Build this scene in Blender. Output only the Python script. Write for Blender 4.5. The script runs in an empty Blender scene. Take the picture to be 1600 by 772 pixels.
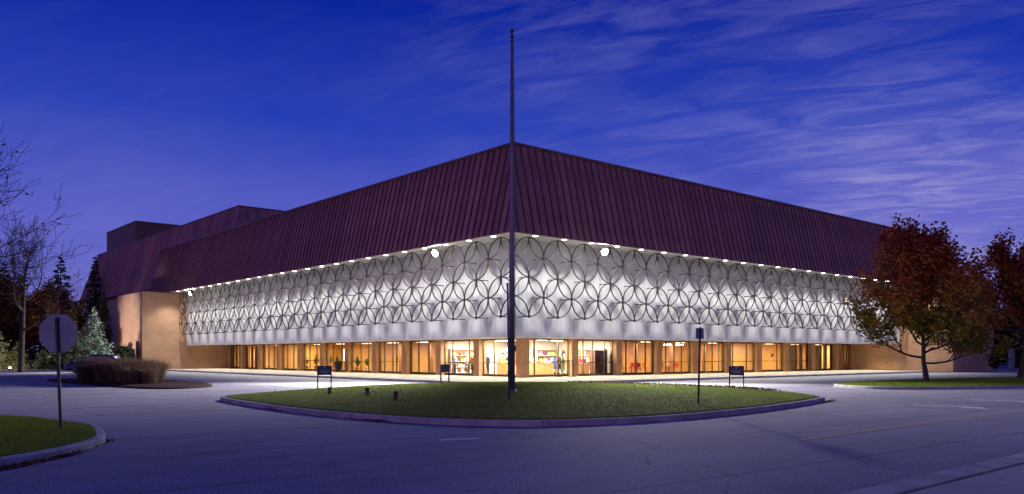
import bpy, math, random
import numpy as np
from mathutils import Vector, Matrix
random.seed(7); rng = np.random.default_rng(11)
sc = bpy.context.scene
COL = sc.collection
PI = math.pi
R = math.radians

# ------------------------------------------------------------------ camera
cam = bpy.data.cameras.new('camera'); cam_o = bpy.data.objects.new('camera', cam); COL.objects.link(cam_o)
cam.sensor_fit = 'HORIZONTAL'; cam.sensor_width = 36.0
cam.lens = 1272.4 / 1600 * 36.0
cam.shift_y = (555 - 386) / 1600
cam.clip_start = 0.1; cam.clip_end = 3000
cam_o.location = (0, 0, 1.75); cam_o.rotation_euler = (R(90), 0, 0)
sc.camera = cam_o

# ------------------------------------------------------------------ exposure
vs = sc.view_settings
vs.view_transform = 'Standard'; vs.look = 'None'; vs.gamma = 1.0; vs.use_curve_mapping = False
vs.exposure = 0.32
sc.cycles.max_bounces = 6; sc.cycles.diffuse_bounces = 3; sc.cycles.glossy_bounces = 3
sc.cycles.transparent_max_bounces = 12; sc.cycles.use_denoising = True
sc.cycles.sample_clamp_indirect = 4.0; sc.cycles.caustics_reflective = False; sc.cycles.caustics_refractive = False

# ------------------------------------------------------------------ sky at dusk
SUN_EL, SUN_ROT = R(-2.0), R(188)
wd = bpy.data.worlds.new('World'); sc.world = wd; wd.use_nodes = True
nt = wd.node_tree; nt.nodes.clear()
def N(t, **k):
    n = nt.nodes.new(t)
    for a, b in k.items(): setattr(n, a, b)
    return n
def LK(a, b): nt.links.new(a, b)
def math_n(op, a, b=None, clamp=False):
    n = N('ShaderNodeMath', operation=op); n.use_clamp = clamp
    for i, v in enumerate((a, b)):
        if v is None: continue
        if isinstance(v, (int, float)): n.inputs[i].default_value = v
        else: LK(v, n.inputs[i])
    return n.outputs[0]
out = N('ShaderNodeOutputWorld'); bg = N('ShaderNodeBackground')
sky = N('ShaderNodeTexSky', sky_type='NISHITA'); sky.sun_disc = False
sky.sun_elevation = SUN_EL; sky.sun_rotation = SUN_ROT; sky.altitude = 200; sky.air_density = 1.6; sky.dust_density = 0.6; sky.ozone_density = 4.0
tint = N('ShaderNodeMix', data_type='RGBA', blend_type='MULTIPLY'); tint.inputs[0].default_value = 1.0
LK(sky.outputs[0], tint.inputs[6]); tint.inputs[7].default_value = (0.012, 0.06, 0.22, 1)
tc = N('ShaderNodeTexCoord'); sep = N('ShaderNodeSeparateXYZ'); LK(tc.outputs['Generated'], sep.inputs[0])
# the blue hour's own gradient from horizon to zenith, added to the twilight sky
ramp = N('ShaderNodeValToRGB'); LK(sep.outputs[2], ramp.inputs[0])
el = ramp.color_ramp.elements
for _ in range(3): el.new(0.5)
for e, (p_, c_) in zip(el, [(0.0, (0.15, 0.15, 0.52)), (0.15, (0.075, 0.092, 0.52)), (0.27, (0.014, 0.044, 0.42)), (0.40, (0.0005, 0.014, 0.275)), (1.0, (0.0005, 0.010, 0.25))]):
    e.position = p_; e.color = (*c_, 1)
add = N('ShaderNodeMix', data_type='RGBA', blend_type='ADD'); add.inputs[0].default_value = 1.0
LK(ramp.outputs[0], add.inputs[6]); LK(tint.outputs[2], add.inputs[7])
zz = math_n('MAXIMUM', sep.outputs[2], 0.02)
den = math_n('ADD', zz, 0.22)
cx = math_n('DIVIDE', sep.outputs[0], den); cy = math_n('DIVIDE', sep.outputs[1], den)
cb = N('ShaderNodeCombineXYZ'); LK(cx, cb.inputs[0]); LK(cy, cb.inputs[1])
mp0 = N('ShaderNodeMapping'); LK(cb.outputs[0], mp0.inputs[0]); mp0.inputs['Rotation'].default_value = (0, 0, R(24))
mp = N('ShaderNodeMapping'); LK(mp0.outputs[0], mp.inputs[0]); mp.inputs['Scale'].default_value = (1.5, 5.2, 1)
n1 = N('ShaderNodeTexNoise'); LK(mp.outputs[0], n1.inputs['Vector']); n1.inputs['Scale'].default_value = 2.6; n1.inputs['Detail'].default_value = 6; n1.inputs['Roughness'].default_value = 0.61; n1.inputs['Distortion'].default_value = 0.9
n2 = N('ShaderNodeTexNoise'); LK(cb.outputs[0], n2.inputs['Vector']); n2.inputs['Scale'].default_value = 1.1; n2.inputs['Detail'].default_value = 5
# a bank of cirrus over the eastern part of the sky
side = N('ShaderNodeMapRange'); LK(cx, side.inputs[0]); side.inputs[1].default_value = -0.25; side.inputs[2].default_value = 0.9; side.clamp = True
r1 = N('ShaderNodeMapRange'); LK(n1.outputs[0], r1.inputs[0]); r1.inputs[1].default_value = 0.42; r1.inputs[2].default_value = 0.95
r2 = N('ShaderNodeMapRange'); LK(n2.outputs[0], r2.inputs[0]); r2.inputs[1].default_value = 0.34; r2.inputs[2].default_value = 0.66
m1 = math_n('MULTIPLY', r1.outputs[0], r2.outputs[0])
low = N('ShaderNodeMapRange'); LK(sep.outputs[2], low.inputs[0]); low.inputs[1].default_value = 0.40; low.inputs[2].default_value = 0.05
veil = math_n('MULTIPLY', math_n('MULTIPLY', r2.outputs[0], low.outputs[0]), 0.42)
m2 = math_n('ADD', math_n('MULTIPLY', m1, math_n('ADD', math_n('MULTIPLY', side.outputs[0], 0.95), 0.08)), math_n('MULTIPLY', veil, math_n('ADD', math_n('MULTIPLY', side.outputs[0], 0.6), 0.38)), clamp=True)
cl = N('ShaderNodeMix', data_type='RGBA', blend_type='MIX'); LK(m2, cl.inputs[0]); LK(add.outputs[2], cl.inputs[6]); cl.inputs[7].default_value = (0.40, 0.37, 0.70, 1)
LK(cl.outputs[2], bg.inputs[0]); bg.inputs[1].default_value = 0.82
LK(bg.outputs[0], out.inputs[0])
SKYN = dict(tint=tint, cl=cl, bg=bg, sky=sky)

# weak warm afterglow added from behind the viewer to redden the roof
sun = bpy.data.lights.new('sun', 'SUN'); sun.energy = 0.38; sun.angle = R(40); sun.color = (1.0, 0.50, 0.50)
sun_o = bpy.data.objects.new('sun', sun); COL.objects.link(sun_o)
sun_o.rotation_euler = (R(84), 0, R(-20))

# ------------------------------------------------------------------ materials
MATS = {}
def new_mat(name):
    m = bpy.data.materials.new(name); m.use_nodes = True; MATS[name] = m
    return m, m.node_tree, m.node_tree.nodes['Principled BSDF']
def noise_mat(name, c1, c2, scale=5.0, rough=0.8, metal=0.0, bump=0.0, bump_scale=None, detail=5, lo=0.35, hi=0.65, spec=0.5, stretch=None, fine=None, island=0.0, objrand=0.0, coord='Object'):
    m, t, b = new_mat(name)
    nd = t.nodes; lk = t.links.new
    co = nd.new('ShaderNodeTexCoord').outputs[coord]
    if stretch:
        mpn = nd.new('ShaderNodeMapping'); lk(co, mpn.inputs[0]); mpn.inputs['Scale'].default_value = stretch; co = mpn.outputs[0]
    n = nd.new('ShaderNodeTexNoise'); n.inputs['Scale'].default_value = scale; n.inputs['Detail'].default_value = detail; lk(co, n.inputs['Vector'])
    rp = nd.new('ShaderNodeMapRange'); rp.inputs[1].default_value = lo; rp.inputs[2].default_value = hi; lk(n.outputs[0], rp.inputs[0])
    mx = nd.new('ShaderNodeMix'); mx.data_type = 'RGBA'; lk(rp.outputs[0], mx.inputs[0])
    mx.inputs[6].default_value = (*c1, 1); mx.inputs[7].default_value = (*c2, 1)
    col = mx.outputs[2]
    def vary(sock, amt, col):
        r = nd.new('ShaderNodeMapRange'); lk(sock, r.inputs[0]); r.inputs[3].default_value = 1 - amt; r.inputs[4].default_value = 1 + amt
        h = nd.new('ShaderNodeHueSaturation'); lk(col, h.inputs['Color']); lk(r.outputs[0], h.inputs['Value']); return h.outputs[0]
    if fine:
        f = nd.new('ShaderNodeTexNoise'); f.inputs['Scale'].default_value = fine[0]; f.inputs['Detail'].default_value = 2; lk(co, f.inputs['Vector'])
        fr = nd.new('ShaderNodeMapRange'); fr.inputs[1].default_value = 0.3; fr.inputs[2].default_value = 0.7; lk(f.outputs[0], fr.inputs[0])
        col = vary(fr.outputs[0], fine[1], col)
    if island: col = vary(nd.new('ShaderNodeNewGeometry').outputs['Random Per Island'], island, col)
    if objrand: col = vary(nd.new('ShaderNodeObjectInfo').outputs['Random'], objrand, col)
    lk(col, b.inputs['Base Color'])
    b.inputs['Roughness'].default_value = rough; b.inputs['Metallic'].default_value = metal; b.inputs['Specular IOR Level'].default_value = spec
    if bump:
        bn = nd.new('ShaderNodeTexNoise'); bn.inputs['Scale'].default_value = bump_scale or scale * 4; bn.inputs['Detail'].default_value = 4; lk(co, bn.inputs['Vector'])
        bp = nd.new('ShaderNodeBump'); bp.inputs['Strength'].default_value = bump; bp.inputs['Distance'].default_value = 0.02; lk(bn.outputs[0], bp.inputs['Height']); lk(bp.outputs[0], b.inputs['Normal'])
    return m
def emit_mat(name, col, strength):
    m, t, b = new_mat(name)
    b.inputs['Base Color'].default_value = (*col, 1); b.inputs['Emission Color'].default_value = (*col, 1); b.inputs['Emission Strength'].default_value = strength
    return m
def ramp_island_mat(name, stops, rough=0.6, zgrad=None, transl=0.25):
    """leaves: colour by island, shifted with height (zgrad = z0, z1, weight)"""
    m, t, b = new_mat(name); nd = t.nodes; lk = t.links.new
    g = nd.new('ShaderNodeNewGeometry'); v = g.outputs['Random Per Island']
    tcn = nd.new('ShaderNodeTexCoord')
    n = nd.new('ShaderNodeTexNoise'); n.inputs['Scale'].default_value = 0.7; n.inputs['Detail'].default_value = 2; lk(tcn.outputs['Object'], n.inputs['Vector'])
    def mth(op, a, c):
        q = nd.new('ShaderNodeMath'); q.operation = op
        for i, x in enumerate((a, c)):
            if isinstance(x, (int, float)): q.inputs[i].default_value = x
            else: lk(x, q.inputs[i])
        return q.outputs[0]
    val = mth('ADD', mth('MULTIPLY', v, 0.34), mth('MULTIPLY', mth('SUBTRACT', n.outputs[0], 0.5), 0.9))
    if zgrad:
        sp = nd.new('ShaderNodeSeparateXYZ'); lk(tcn.outputs['Object'], sp.inputs[0])
        mr = nd.new('ShaderNodeMapRange'); lk(sp.outputs[2], mr.inputs[0]); mr.inputs[1].default_value = zgrad[0]; mr.inputs[2].default_value = zgrad[1]
        val = mth('ADD', val, mth('MULTIPLY', mr.outputs[0], zgrad[2]))
    else: val = mth('ADD', val, 0.33)
    cr = nd.new('ShaderNodeValToRGB'); lk(val, cr.inputs[0])
    el = cr.color_ramp.elements
    while len(el) < len(stops): el.new(0.5)
    for e, (p, c) in zip(el, stops): e.position = p; e.color = (*c, 1)
    lk(cr.outputs[0], b.inputs['Base Color']); b.inputs['Roughness'].default_value = rough; b.inputs['Specular IOR Level'].default_value = 0.25
    tr = nd.new('ShaderNodeBsdfTranslucent'); lk(cr.outputs[0], tr.inputs[0])
    ms = nd.new('ShaderNodeMixShader'); ms.inputs[0].default_value = transl
    lk(b.outputs[0], ms.inputs[1]); lk(tr.outputs[0], ms.inputs[2]); lk(ms.outputs[0], nd['Material Output'].inputs[0])
    return m
def brick_mat(name, c1, c2, mortar, bw=0.21, bh=0.075):
    m, t, b = new_mat(name); nd = t.nodes; lk = t.links.new
    tcn = nd.new('ShaderNodeTexCoord'); geo = nd.new('ShaderNodeNewGeometry')
    sp = nd.new('ShaderNodeSeparateXYZ'); lk(tcn.outputs['Object'], sp.inputs[0])
    ad = nd.new('ShaderNodeMath'); lk(sp.outputs[0], ad.inputs[0]); lk(sp.outputs[1], ad.inputs[1])
    cbn = nd.new('ShaderNodeCombineXYZ'); lk(ad.outputs[0], cbn.inputs[0]); lk(sp.outputs[2], cbn.inputs[1])
    br = nd.new('ShaderNodeTexBrick'); lk(cbn.outputs[0], br.inputs['Vector']); br.inputs['Scale'].default_value = 1.0
    br.inputs['Brick Width'].default_value = bw; br.inputs['Row Height'].default_value = bh; br.inputs['Mortar Size'].default_value = 0.014
    br.inputs['Color1'].default_value = (*c1, 1); br.inputs['Color2'].default_value = (*c2, 1); br.inputs['Mortar'].default_value = (*mortar, 1)
    n = nd.new('ShaderNodeTexNoise'); n.inputs['Scale'].default_value = 0.5; n.inputs['Detail'].default_value = 6; lk(tcn.outputs['Object'], n.inputs['Vector'])
    mr = nd.new('ShaderNodeMapRange'); lk(n.outputs[0], mr.inputs[0]); mr.inputs[1].default_value = 0.3; mr.inputs[2].default_value = 0.7; mr.inputs[3].default_value = 0.82; mr.inputs[4].default_value = 1.12
    h = nd.new('ShaderNodeHueSaturation'); lk(br.outputs[0], h.inputs['Color']); lk(mr.outputs[0], h.inputs['Value'])
    lk(h.outputs[0], b.inputs['Base Color']); b.inputs['Roughness'].default_value = 0.85
    bp = nd.new('ShaderNodeBump'); bp.inputs['Strength'].default_value = 0.5; bp.inputs['Distance'].default_value = 0.01; bp.invert = True; lk(br.outputs['Fac'], bp.inputs['Height']); lk(bp.outputs[0], b.inputs['Normal'])
    return m
def glass_mat(name):
    m, t, b = new_mat(name); nd = t.nodes; lk = t.links.new
    nd.remove(b)
    tr = nd.new('ShaderNodeBsdfTransparent'); tr.inputs[0].default_value = (0.93, 0.95, 0.93, 1)
    gl = nd.new('ShaderNodeBsdfGlossy'); gl.inputs['Roughness'].default_value = 0.02
    lw = nd.new('ShaderNodeLayerWeight'); lw.inputs[0].default_value = 0.5
    pw = nd.new('ShaderNodeMath'); pw.operation = 'POWER'; lk(lw.outputs['Facing'], pw.inputs[0]); pw.inputs[1].default_value = 4.0
    fr = nd.new('ShaderNodeMapRange'); lk(pw.outputs[0], fr.inputs[0]); fr.inputs[3].default_value = 0.03; fr.inputs[4].default_value = 0.6
    ms = nd.new('ShaderNodeMixShader'); lk(fr.outputs[0], ms.inputs[0]); lk(tr.outputs[0], ms.inputs[1]); lk(gl.outputs[0], ms.inputs[2]); lk(ms.outputs[0], nd['Material Output'].inputs[0])
    return m
def asphalt_mat(name):
    m, t, b = new_mat(name); nd = t.nodes; lk = t.links.new
    co = nd.new('ShaderNodeTexCoord').outputs['Object']
    def noise(s, d, dist=0.0, vec=None):
        n = nd.new('ShaderNodeTexNoise'); n.inputs['Scale'].default_value = s; n.inputs['Detail'].default_value = d; n.inputs['Distortion'].default_value = dist; lk(vec or co, n.inputs['Vector']); return n.outputs[0]
    def mr(s, a, c, d, e):
        q = nd.new('ShaderNodeMapRange'); lk(s, q.inputs[0])
        for i, v in enumerate((a, c, d, e)): q.inputs[i + 1].default_value = v
        return q.outputs[0]
    def mul(a, c):
        q = nd.new('ShaderNodeMath'); q.operation = 'MULTIPLY'; lk(a, q.inputs[0]); lk(c, q.inputs[1]); return q.outputs[0]
    big = mr(noise(0.12, 5, 0.6), 0.3, 0.7, 0.86, 1.14)
    mid = mr(noise(1.3, 5), 0.3, 0.7, 0.92, 1.08)
    # tyre-polished streaks along the street
    mp0 = nd.new('ShaderNodeMapping'); lk(co, mp0.inputs[0]); mp0.inputs['Rotation'].default_value = (0, 0, R(-38))
    mpn = nd.new('ShaderNodeMapping'); lk(mp0.outputs[0], mpn.inputs[0]); mpn.inputs['Scale'].default_value = (0.05, 0.9, 1)
    streak = mr(noise(1.0, 4, 0.3, mpn.outputs[0]), 0.3, 0.7, 0.86, 1.12)
    grain = mr(noise(30, 3), 0.3, 0.7, 0.25, 1.85)
    # cracks: thin lines where two noise fields cross their mean, only in some patches
    def crack(s, w, lo, hi):
        a = nd.new('ShaderNodeMath'); a.operation = 'SUBTRACT'; lk(noise(s, 6, 0.4), a.inputs[0]); a.inputs[1].default_value = 0.5
        ab = nd.new('ShaderNodeMath'); ab.operation = 'ABSOLUTE'; lk(a.outputs[0], ab.inputs[0])
        line = mr(ab.outputs[0], 0.0, w, 1.0, 0.0)
        patch = mr(noise(0.09, 2), lo, hi, 0.0, 1.0)
        return mr(mul(line, patch), 0, 1, 1.0, 0.25)
    stain = mr(noise(0.45, 4, 1.2), 0.56, 0.72, 1.0, 0.72)
    seamn = nd.new('ShaderNodeTexWave'); seamn.wave_type = 'BANDS'; seamn.bands_direction = 'Y'; seamn.inputs['Scale'].default_value = 0.085; seamn.inputs['Distortion'].default_value = 0.25; seamn.inputs['Detail'].default_value = 3; lk(mp0.outputs[0], seamn.inputs['Vector'])
    seam = mr(seamn.outputs['Fac'], 0.0, 0.0012, 0.45, 1.0)
    big = mul(mul(big, stain), seam)
    v = mul(mul(mul(big, mid), mul(streak, grain)), mul(crack(0.33, 0.004, 0.50, 0.60), crack(0.11, 0.0018, 0.35, 0.55)))
    h = nd.new('ShaderNodeHueSaturation'); h.inputs['Color'].default_value = (0.215, 0.207, 0.24, 1); lk(v, h.inputs['Value'])
    lk(h.outputs[0], b.inputs['Base Color']); b.inputs['Roughness'].default_value = 0.85; b.inputs['Specular IOR Level'].default_value = 0.22
    bp = nd.new('ShaderNodeBump'); bp.inputs['Strength'].default_value = 0.55; bp.inputs['Distance'].default_value = 0.012; lk(noise(48, 3), bp.inputs['Height']); lk(bp.outputs[0], b.inputs['Normal'])
    return m
def paint_mat(name, col, wear):
    m, t, b = new_mat(name); nd = t.nodes; lk = t.links.new
    co = nd.new('ShaderNodeTexCoord').outputs['Object']
    n = nd.new('ShaderNodeTexNoise'); n.inputs['Scale'].default_value = 9; n.inputs['Detail'].default_value = 8; n.inputs['Roughness'].default_value = 0.7; lk(co, n.inputs['Vector'])
    r = nd.new('ShaderNodeMapRange'); lk(n.outputs[0], r.inputs[0]); r.inputs[1].default_value = wear - 0.06; r.inputs[2].default_value = wear + 0.06
    lk(r.outputs[0], b.inputs['Alpha']); b.inputs['Base Color'].default_value = (*col, 1); b.inputs['Roughness'].default_value = 0.7
    return m

asphalt = asphalt_mat('asphalt')
concrete = noise_mat('concrete', (0.30, 0.285, 0.255), (0.42, 0.40, 0.36), 0.9, 0.85, bump=0.25, bump_scale=30, fine=(40, 0.12), objrand=0.07)
kerb_m = noise_mat('kerb_concrete', (0.25, 0.235, 0.225), (0.40, 0.38, 0.36), 1.7, 0.85, bump=0.35, bump_scale=18, fine=(50, 0.15), objrand=0.1)
soil = noise_mat('lawn_soil', (0.08, 0.125, 0.012), (0.14, 0.18, 0.02), 0.8, 0.95, bump=0.8, bump_scale=25, fine=(9, 0.3), spec=.15)
grass_m = ramp_island_mat('grass_blades', [(0.0, (0.075, 0.145, 0.008)), (0.45, (0.15, 0.235, 0.012)), (0.8, (0.23, 0.28, 0.02)), (1.0, (0.33, 0.29, 0.06))], 0.7, transl=0.3)
mulch = noise_mat('mulch', (0.018, 0.011, 0.010), (0.045, 0.027, 0.022), 3, 0.95, bump=1.0, bump_scale=18, fine=(22, 0.5), spec=.08)
litter = ramp_island_mat('fallen_leaves', [(0.0, (0.05, 0.022, 0.012)), (0.4, (0.13, 0.055, 0.022)), (0.75, (0.22, 0.12, 0.04)), (1.0, (0.4, 0.33, 0.2))], 0.8, transl=0.05)
brick = brick_mat('tan_brick', (0.47, 0.275, 0.15), (0.53, 0.315, 0.175), (0.32, 0.20, 0.125), 0.6, 0.2)
pier_m = noise_mat('column_stone', (0.40, 0.225, 0.125), (0.48, 0.28, 0.16), 1.4, 0.8, bump=0.2, bump_scale=30, objrand=0.06)
roof_m = noise_mat('roof_metal', (0.235, 0.098, 0.085), (0.34, 0.15, 0.13), 1.1, 0.4, metal=0.2, bump=0.08, bump_scale=2, objrand=0.2, stretch=(2, 2, 0.22))
roof_d = noise_mat('roof_trim', (0.11, 0.045, 0.042), (0.14, 0.058, 0.055), 1.5, 0.45, metal=0.3)
tower_m = noise_mat('tower_metal', (0.105, 0.045, 0.04), (0.125, 0.055, 0.05), 0.25, 0.6, metal=0.1)
white_m = noise_mat('white_cladding', (0.55, 0.555, 0.54), (0.71, 0.72, 0.71), 1.1, 0.65, bump=0.05, bump_scale=15, objrand=0.05, stretch=(1.6, 1.6, 0.14), detail=7)
soffit_m = noise_mat('white_soffit', (0.72, 0.70, 0.65), (0.78, 0.76, 0.71), 0.6, 0.8)
bronze = noise_mat('bronze_ring', (0.065, 0.055, 0.046), (0.10, 0.085, 0.07), 3, 0.5, metal=0.35, objrand=0.1)
frame_m = noise_mat('window_frame', (0.10, 0.075, 0.045), (0.14, 0.105, 0.06), 4, 0.4, metal=0.5)
frame_d = noise_mat('dark_frame', (0.018, 0.016, 0.015), (0.03, 0.026, 0.022), 4, 0.45, metal=0.3)
glass = glass_mat('pane_glass')
wood = noise_mat('wood_panelling', (0.47, 0.26, 0.095), (0.58, 0.34, 0.135), 1.6, 0.5, stretch=(6, 6, 0.5), objrand=0.08)
wood_d = noise_mat('brown_door', (0.10, 0.03, 0.018), (0.14, 0.045, 0.026), 2, 0.45, stretch=(5, 5, 0.5))
plaster = noise_mat('white_plaster', (0.72, 0.68, 0.6), (0.78, 0.74, 0.66), 0.7, 0.85)
carpet = noise_mat('tile_floor', (0.24, 0.14, 0.075), (0.32, 0.2, 0.11), 0.8, 0.35)
bark = noise_mat('bark', (0.035, 0.025, 0.019), (0.075, 0.053, 0.04), 6, 0.95, bump=0.9, bump_scale=16, stretch=(1, 1, 0.3))
bark_g = noise_mat('grey_bark', (0.02, 0.016, 0.014), (0.042, 0.033, 0.028), 6, 0.95, bump=0.7, bump_scale=14, stretch=(1, 1, 0.3))
pole_m = noise_mat('pole_metal', (0.11, 0.11, 0.13), (0.16, 0.16, 0.18), 2.5, 0.45, metal=0.3, stretch=(1, 1, 0.25))
post_m = noise_mat('dark_post', (0.02, 0.02, 0.022), (0.045, 0.042, 0.045), 5, 0.55, metal=0.3)
sign_back = noise_mat('sign_back_metal', (0.11, 0.15, 0.22), (0.15, 0.19, 0.27), 3, 0.5, metal=0.3)
sign_red = noise_mat('sign_red', (0.45, 0.02, 0.02), (0.5, 0.03, 0.03), 3, 0.5)
navy = noise_mat('navy_board', (0.010, 0.014, 0.045), (0.016, 0.022, 0.06), 3, 0.5)
pale_ink = noise_mat('pale_lettering', (0.22, 0.27, 0.42), (0.3, 0.34, 0.5), 8, 0.6)
maroon = noise_mat('maroon_paint', (0.10, 0.018, 0.018), (0.15, 0.028, 0.025), 7, 0.6)
black_m = noise_mat('black_metal', (0.012, 0.012, 0.013), (0.022, 0.022, 0.024), 5, 0.5)
yellow_p = paint_mat('worn_yellow_paint', (0.62, 0.42, 0.14), 0.455)
yellow_w = paint_mat('faded_yellow_paint', (0.6, 0.42, 0.18), 0.49)
white_p = paint_mat('worn_white_paint', (0.8, 0.8, 0.8), 0.42)
lens_w = emit_mat('downlight_lens', (1.0, 0.94, 0.86), 14)
lens_f = emit_mat('flood_lens', (1.0, 0.95, 0.97), 150)
lens_s = emit_mat('soffit_lens', (1.0, 0.90, 0.70), 14)
lamp_w = emit_mat('shop_lamp', (1.0, 0.93, 0.78), 9)
lamp_i = emit_mat('lobby_lamp', (1.0, 0.80, 0.50), 5)
screen_m = emit_mat('blue_screen', (0.10, 0.14, 0.75), 1.2)
strip_m = emit_mat('white_strip', (1.0, 0.95, 0.85), 4)

# ------------------------------------------------------------------ mesh helpers
class MB:
    def __init__(s): s.v = []; s.f = []
    def add(s, vs, fs):
        n = len(s.v); s.v += [tuple(p) for p in vs]; s.f += [tuple(i + n for i in f) for f in fs]; return s
    def box(s, x0, x1, y0, y1, z0, z1):
        return s.add([(x0, y0, z0), (x1, y0, z0), (x1, y1, z0), (x0, y1, z0), (x0, y0, z1), (x1, y0, z1), (x1, y1, z1), (x0, y1, z1)],
                     [(0, 3, 2, 1), (4, 5, 6, 7), (0, 1, 5, 4), (1, 2, 6, 5), (2, 3, 7, 6), (3, 0, 4, 7)])
    def prism(s, poly, z0, z1):
        n = len(poly)
        zf0 = z0 if callable(z0) else (lambda x, y: z0); zf1 = z1 if callable(z1) else (lambda x, y: z1)
        vs = [(x, y, zf0(x, y)) for x, y in poly] + [(x, y, zf1(x, y)) for x, y in poly]
        return s.add(vs, [tuple(range(n - 1, -1, -1)), tuple(range(n, 2 * n))] + [(i, (i + 1) % n, n + (i + 1) % n, n + i) for i in range(n)])
    def tube(s, path, rad, n=8, cap=True):
        path = [Vector(p) for p in path]
        if not hasattr(rad, '__len__'): rad = [rad] * len(path)
        rings = []; ref = None
        for i, p in enumerate(path):
            d = (path[min(i + 1, len(path) - 1)] - path[max(i - 1, 0)]).normalized()
            if ref is None: ref = Vector((1, 0, 0)) if abs(d.x) < 0.8 else Vector((0, 1, 0))
            a = (ref - d * ref.dot(d)).normalized(); b = d.cross(a); ref = a
            rings.append([p + (a * math.cos(2 * PI * k / n) + b * math.sin(2 * PI * k / n)) * rad[i] for k in range(n)])
        vs = [q for r in rings for q in r]; fs = []
        for i in range(len(path) - 1):
            for k in range(n):
                fs.append((i * n + k, i * n + (k + 1) % n, (i + 1) * n + (k + 1) % n, (i + 1) * n + k))
        if cap: fs += [tuple(range(n - 1, -1, -1)), tuple(range((len(path) - 1) * n, len(path) * n))]
        return s.add(vs, fs)
    def lathe(s, prof, n=16, c=(0, 0, 0)):
        vs = []; fs = []
        for r, z in prof: vs += [(c[0] + r * math.cos(2 * PI * k / n), c[1] + r * math.sin(2 * PI * k / n), c[2] + z) for k in range(n)]
        for i in range(len(prof) - 1):
            for k in range(n): fs.append((i * n + k, i * n + (k + 1) % n, (i + 1) * n + (k + 1) % n, (i + 1) * n + k))
        fs += [tuple(range(n - 1, -1, -1)), tuple(range((len(prof) - 1) * n, len(prof) * n))]
        return s.add(vs, fs)
    def mesh(s, name, mat, smooth=False, bevel=0):
        me = bpy.data.meshes.new(name); me.from_pydata(s.v, [], s.f); me.update()
        me.materials.append(mat)
        if smooth: me.polygons.foreach_set('use_smooth', [True] * len(me.polygons))
        if getattr(s, 'ribn', 0):
            me.materials.append(MATS['roof_trim'])  # darker material on the ribs puts the seams' shade into colour
            for p_ in me.polygons[-s.ribn:]: p_.material_index = 1
        return me
    def build(s, name, mat, parent=None, smooth=False):
        return put(s.mesh(name, mat, smooth), name, parent)
def put(me, name, parent=None, loc=None, rotz=0):
    o = bpy.data.objects.new(name, me); COL.objects.link(o)
    if parent: o.parent = parent
    if loc: o.location = loc
    if rotz: o.rotation_euler = (0, 0, rotz)
    return o
def mesh_np(name, V, F, mat):
    V = np.asarray(V, np.float32); F = np.asarray(F, np.int32); k = F.shape[1]
    me = bpy.data.meshes.new(name)
    me.vertices.add(len(V)); me.vertices.foreach_set('co', V.ravel())
    me.loops.add(F.size); me.loops.foreach_set('vertex_index', F.ravel())
    me.polygons.add(len(F)); me.polygons.foreach_set('loop_start', np.arange(0, F.size, k, dtype=np.int32))
    me.update(calc_edges=True); me.validate(); me.materials.append(mat)
    return me
def tag(o, label=None, cat=None, group=None, kind=None):
    if label: o['label'] = label
    if cat: o['category'] = cat
    if group: o['group'] = group
    if kind: o['kind'] = kind
    return o
def empty(name, parent=None, loc=(0, 0, 0), rotz=0):
    o = bpy.data.objects.new(name, None); COL.objects.link(o); o.location = loc; o.rotation_euler = (0, 0, rotz); o.empty_display_size = 0.2
    if parent: o.parent = parent
    return o
def thing(name, label, cat, loc=(0, 0, 0), rotz=0, group=None):
    return tag(empty(name, None, loc, rotz), label, cat, group)
def copy_tree(o, parent=None):
    c = o.copy(); COL.objects.link(c); c.parent = parent
    for ch in o.children: copy_tree(ch, c)
    return c
def lamp(name, kind, parent, loc, power, col, target=None, size=0.1, spot=None, blend=0.5, shape=None):
    l = bpy.data.lights.new(name, kind); l.energy = power; l.color = col
    if kind == 'SPOT': l.spot_size = R(spot); l.spot_blend = blend; l.shadow_soft_size = size
    elif kind == 'AREA':
        l.shape = 'RECTANGLE'; l.size, l.size_y = shape
    else: l.shadow_soft_size = size
    o = bpy.data.objects.new(name, l); COL.objects.link(o); o.parent = parent; o.location = loc
    if target is not None:
        d = Vector(target) - Vector(loc); o.rotation_euler = d.to_track_quat('-Z', 'Y').to_euler()
    return o
def smooth_closed(pts, n=6):
    out = []; m = len(pts)
    for i in range(m):
        p0, p1, p2, p3 = [np.array(pts[(i + j - 1) % m], float) for j in range(4)]
        for k in range(n):
            t = k / n
            out.append(tuple(0.5 * ((2 * p1) + (p2 - p0) * t + (2 * p0 - 5 * p1 + 4 * p2 - p3) * t * t + (3 * p1 - p0 - 3 * p2 + p3) * t ** 3)))
    return out
def inside(px, py, poly):
    c = np.zeros(len(px), bool); n = len(poly); j = n - 1
    for i in range(n):
        xi, yi = poly[i]; xj, yj = poly[j]
        if yi != yj: c ^= ((yi > py) != (yj > py)) & (px < (xj - xi) * (py - yi) / (yj - yi) + xi)
        j = i
    return c

# ------------------------------------------------------------------ the site's frame: x along the east front, y along the west front
TH = 0.709978; CX, SX = math.cos(TH), math.sin(TH); OX, OY = 0.7405, 58.37
def W(x, y, z=0.0): return (OX + x * CX - y * SX, OY + x * SX + y * CX, z)
def P2(pts): return [W(x, y)[:2] for x, y in pts]

# ------------------------------------------------------------------ ground
g = MB(); g.add([(-700, -60, 0), (700, -60, 0), (700, 1200, 0), (-700, 1200, 0)], [(0, 1, 2, 3)])
tag(g.build('road', asphalt), kind='structure')

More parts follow.
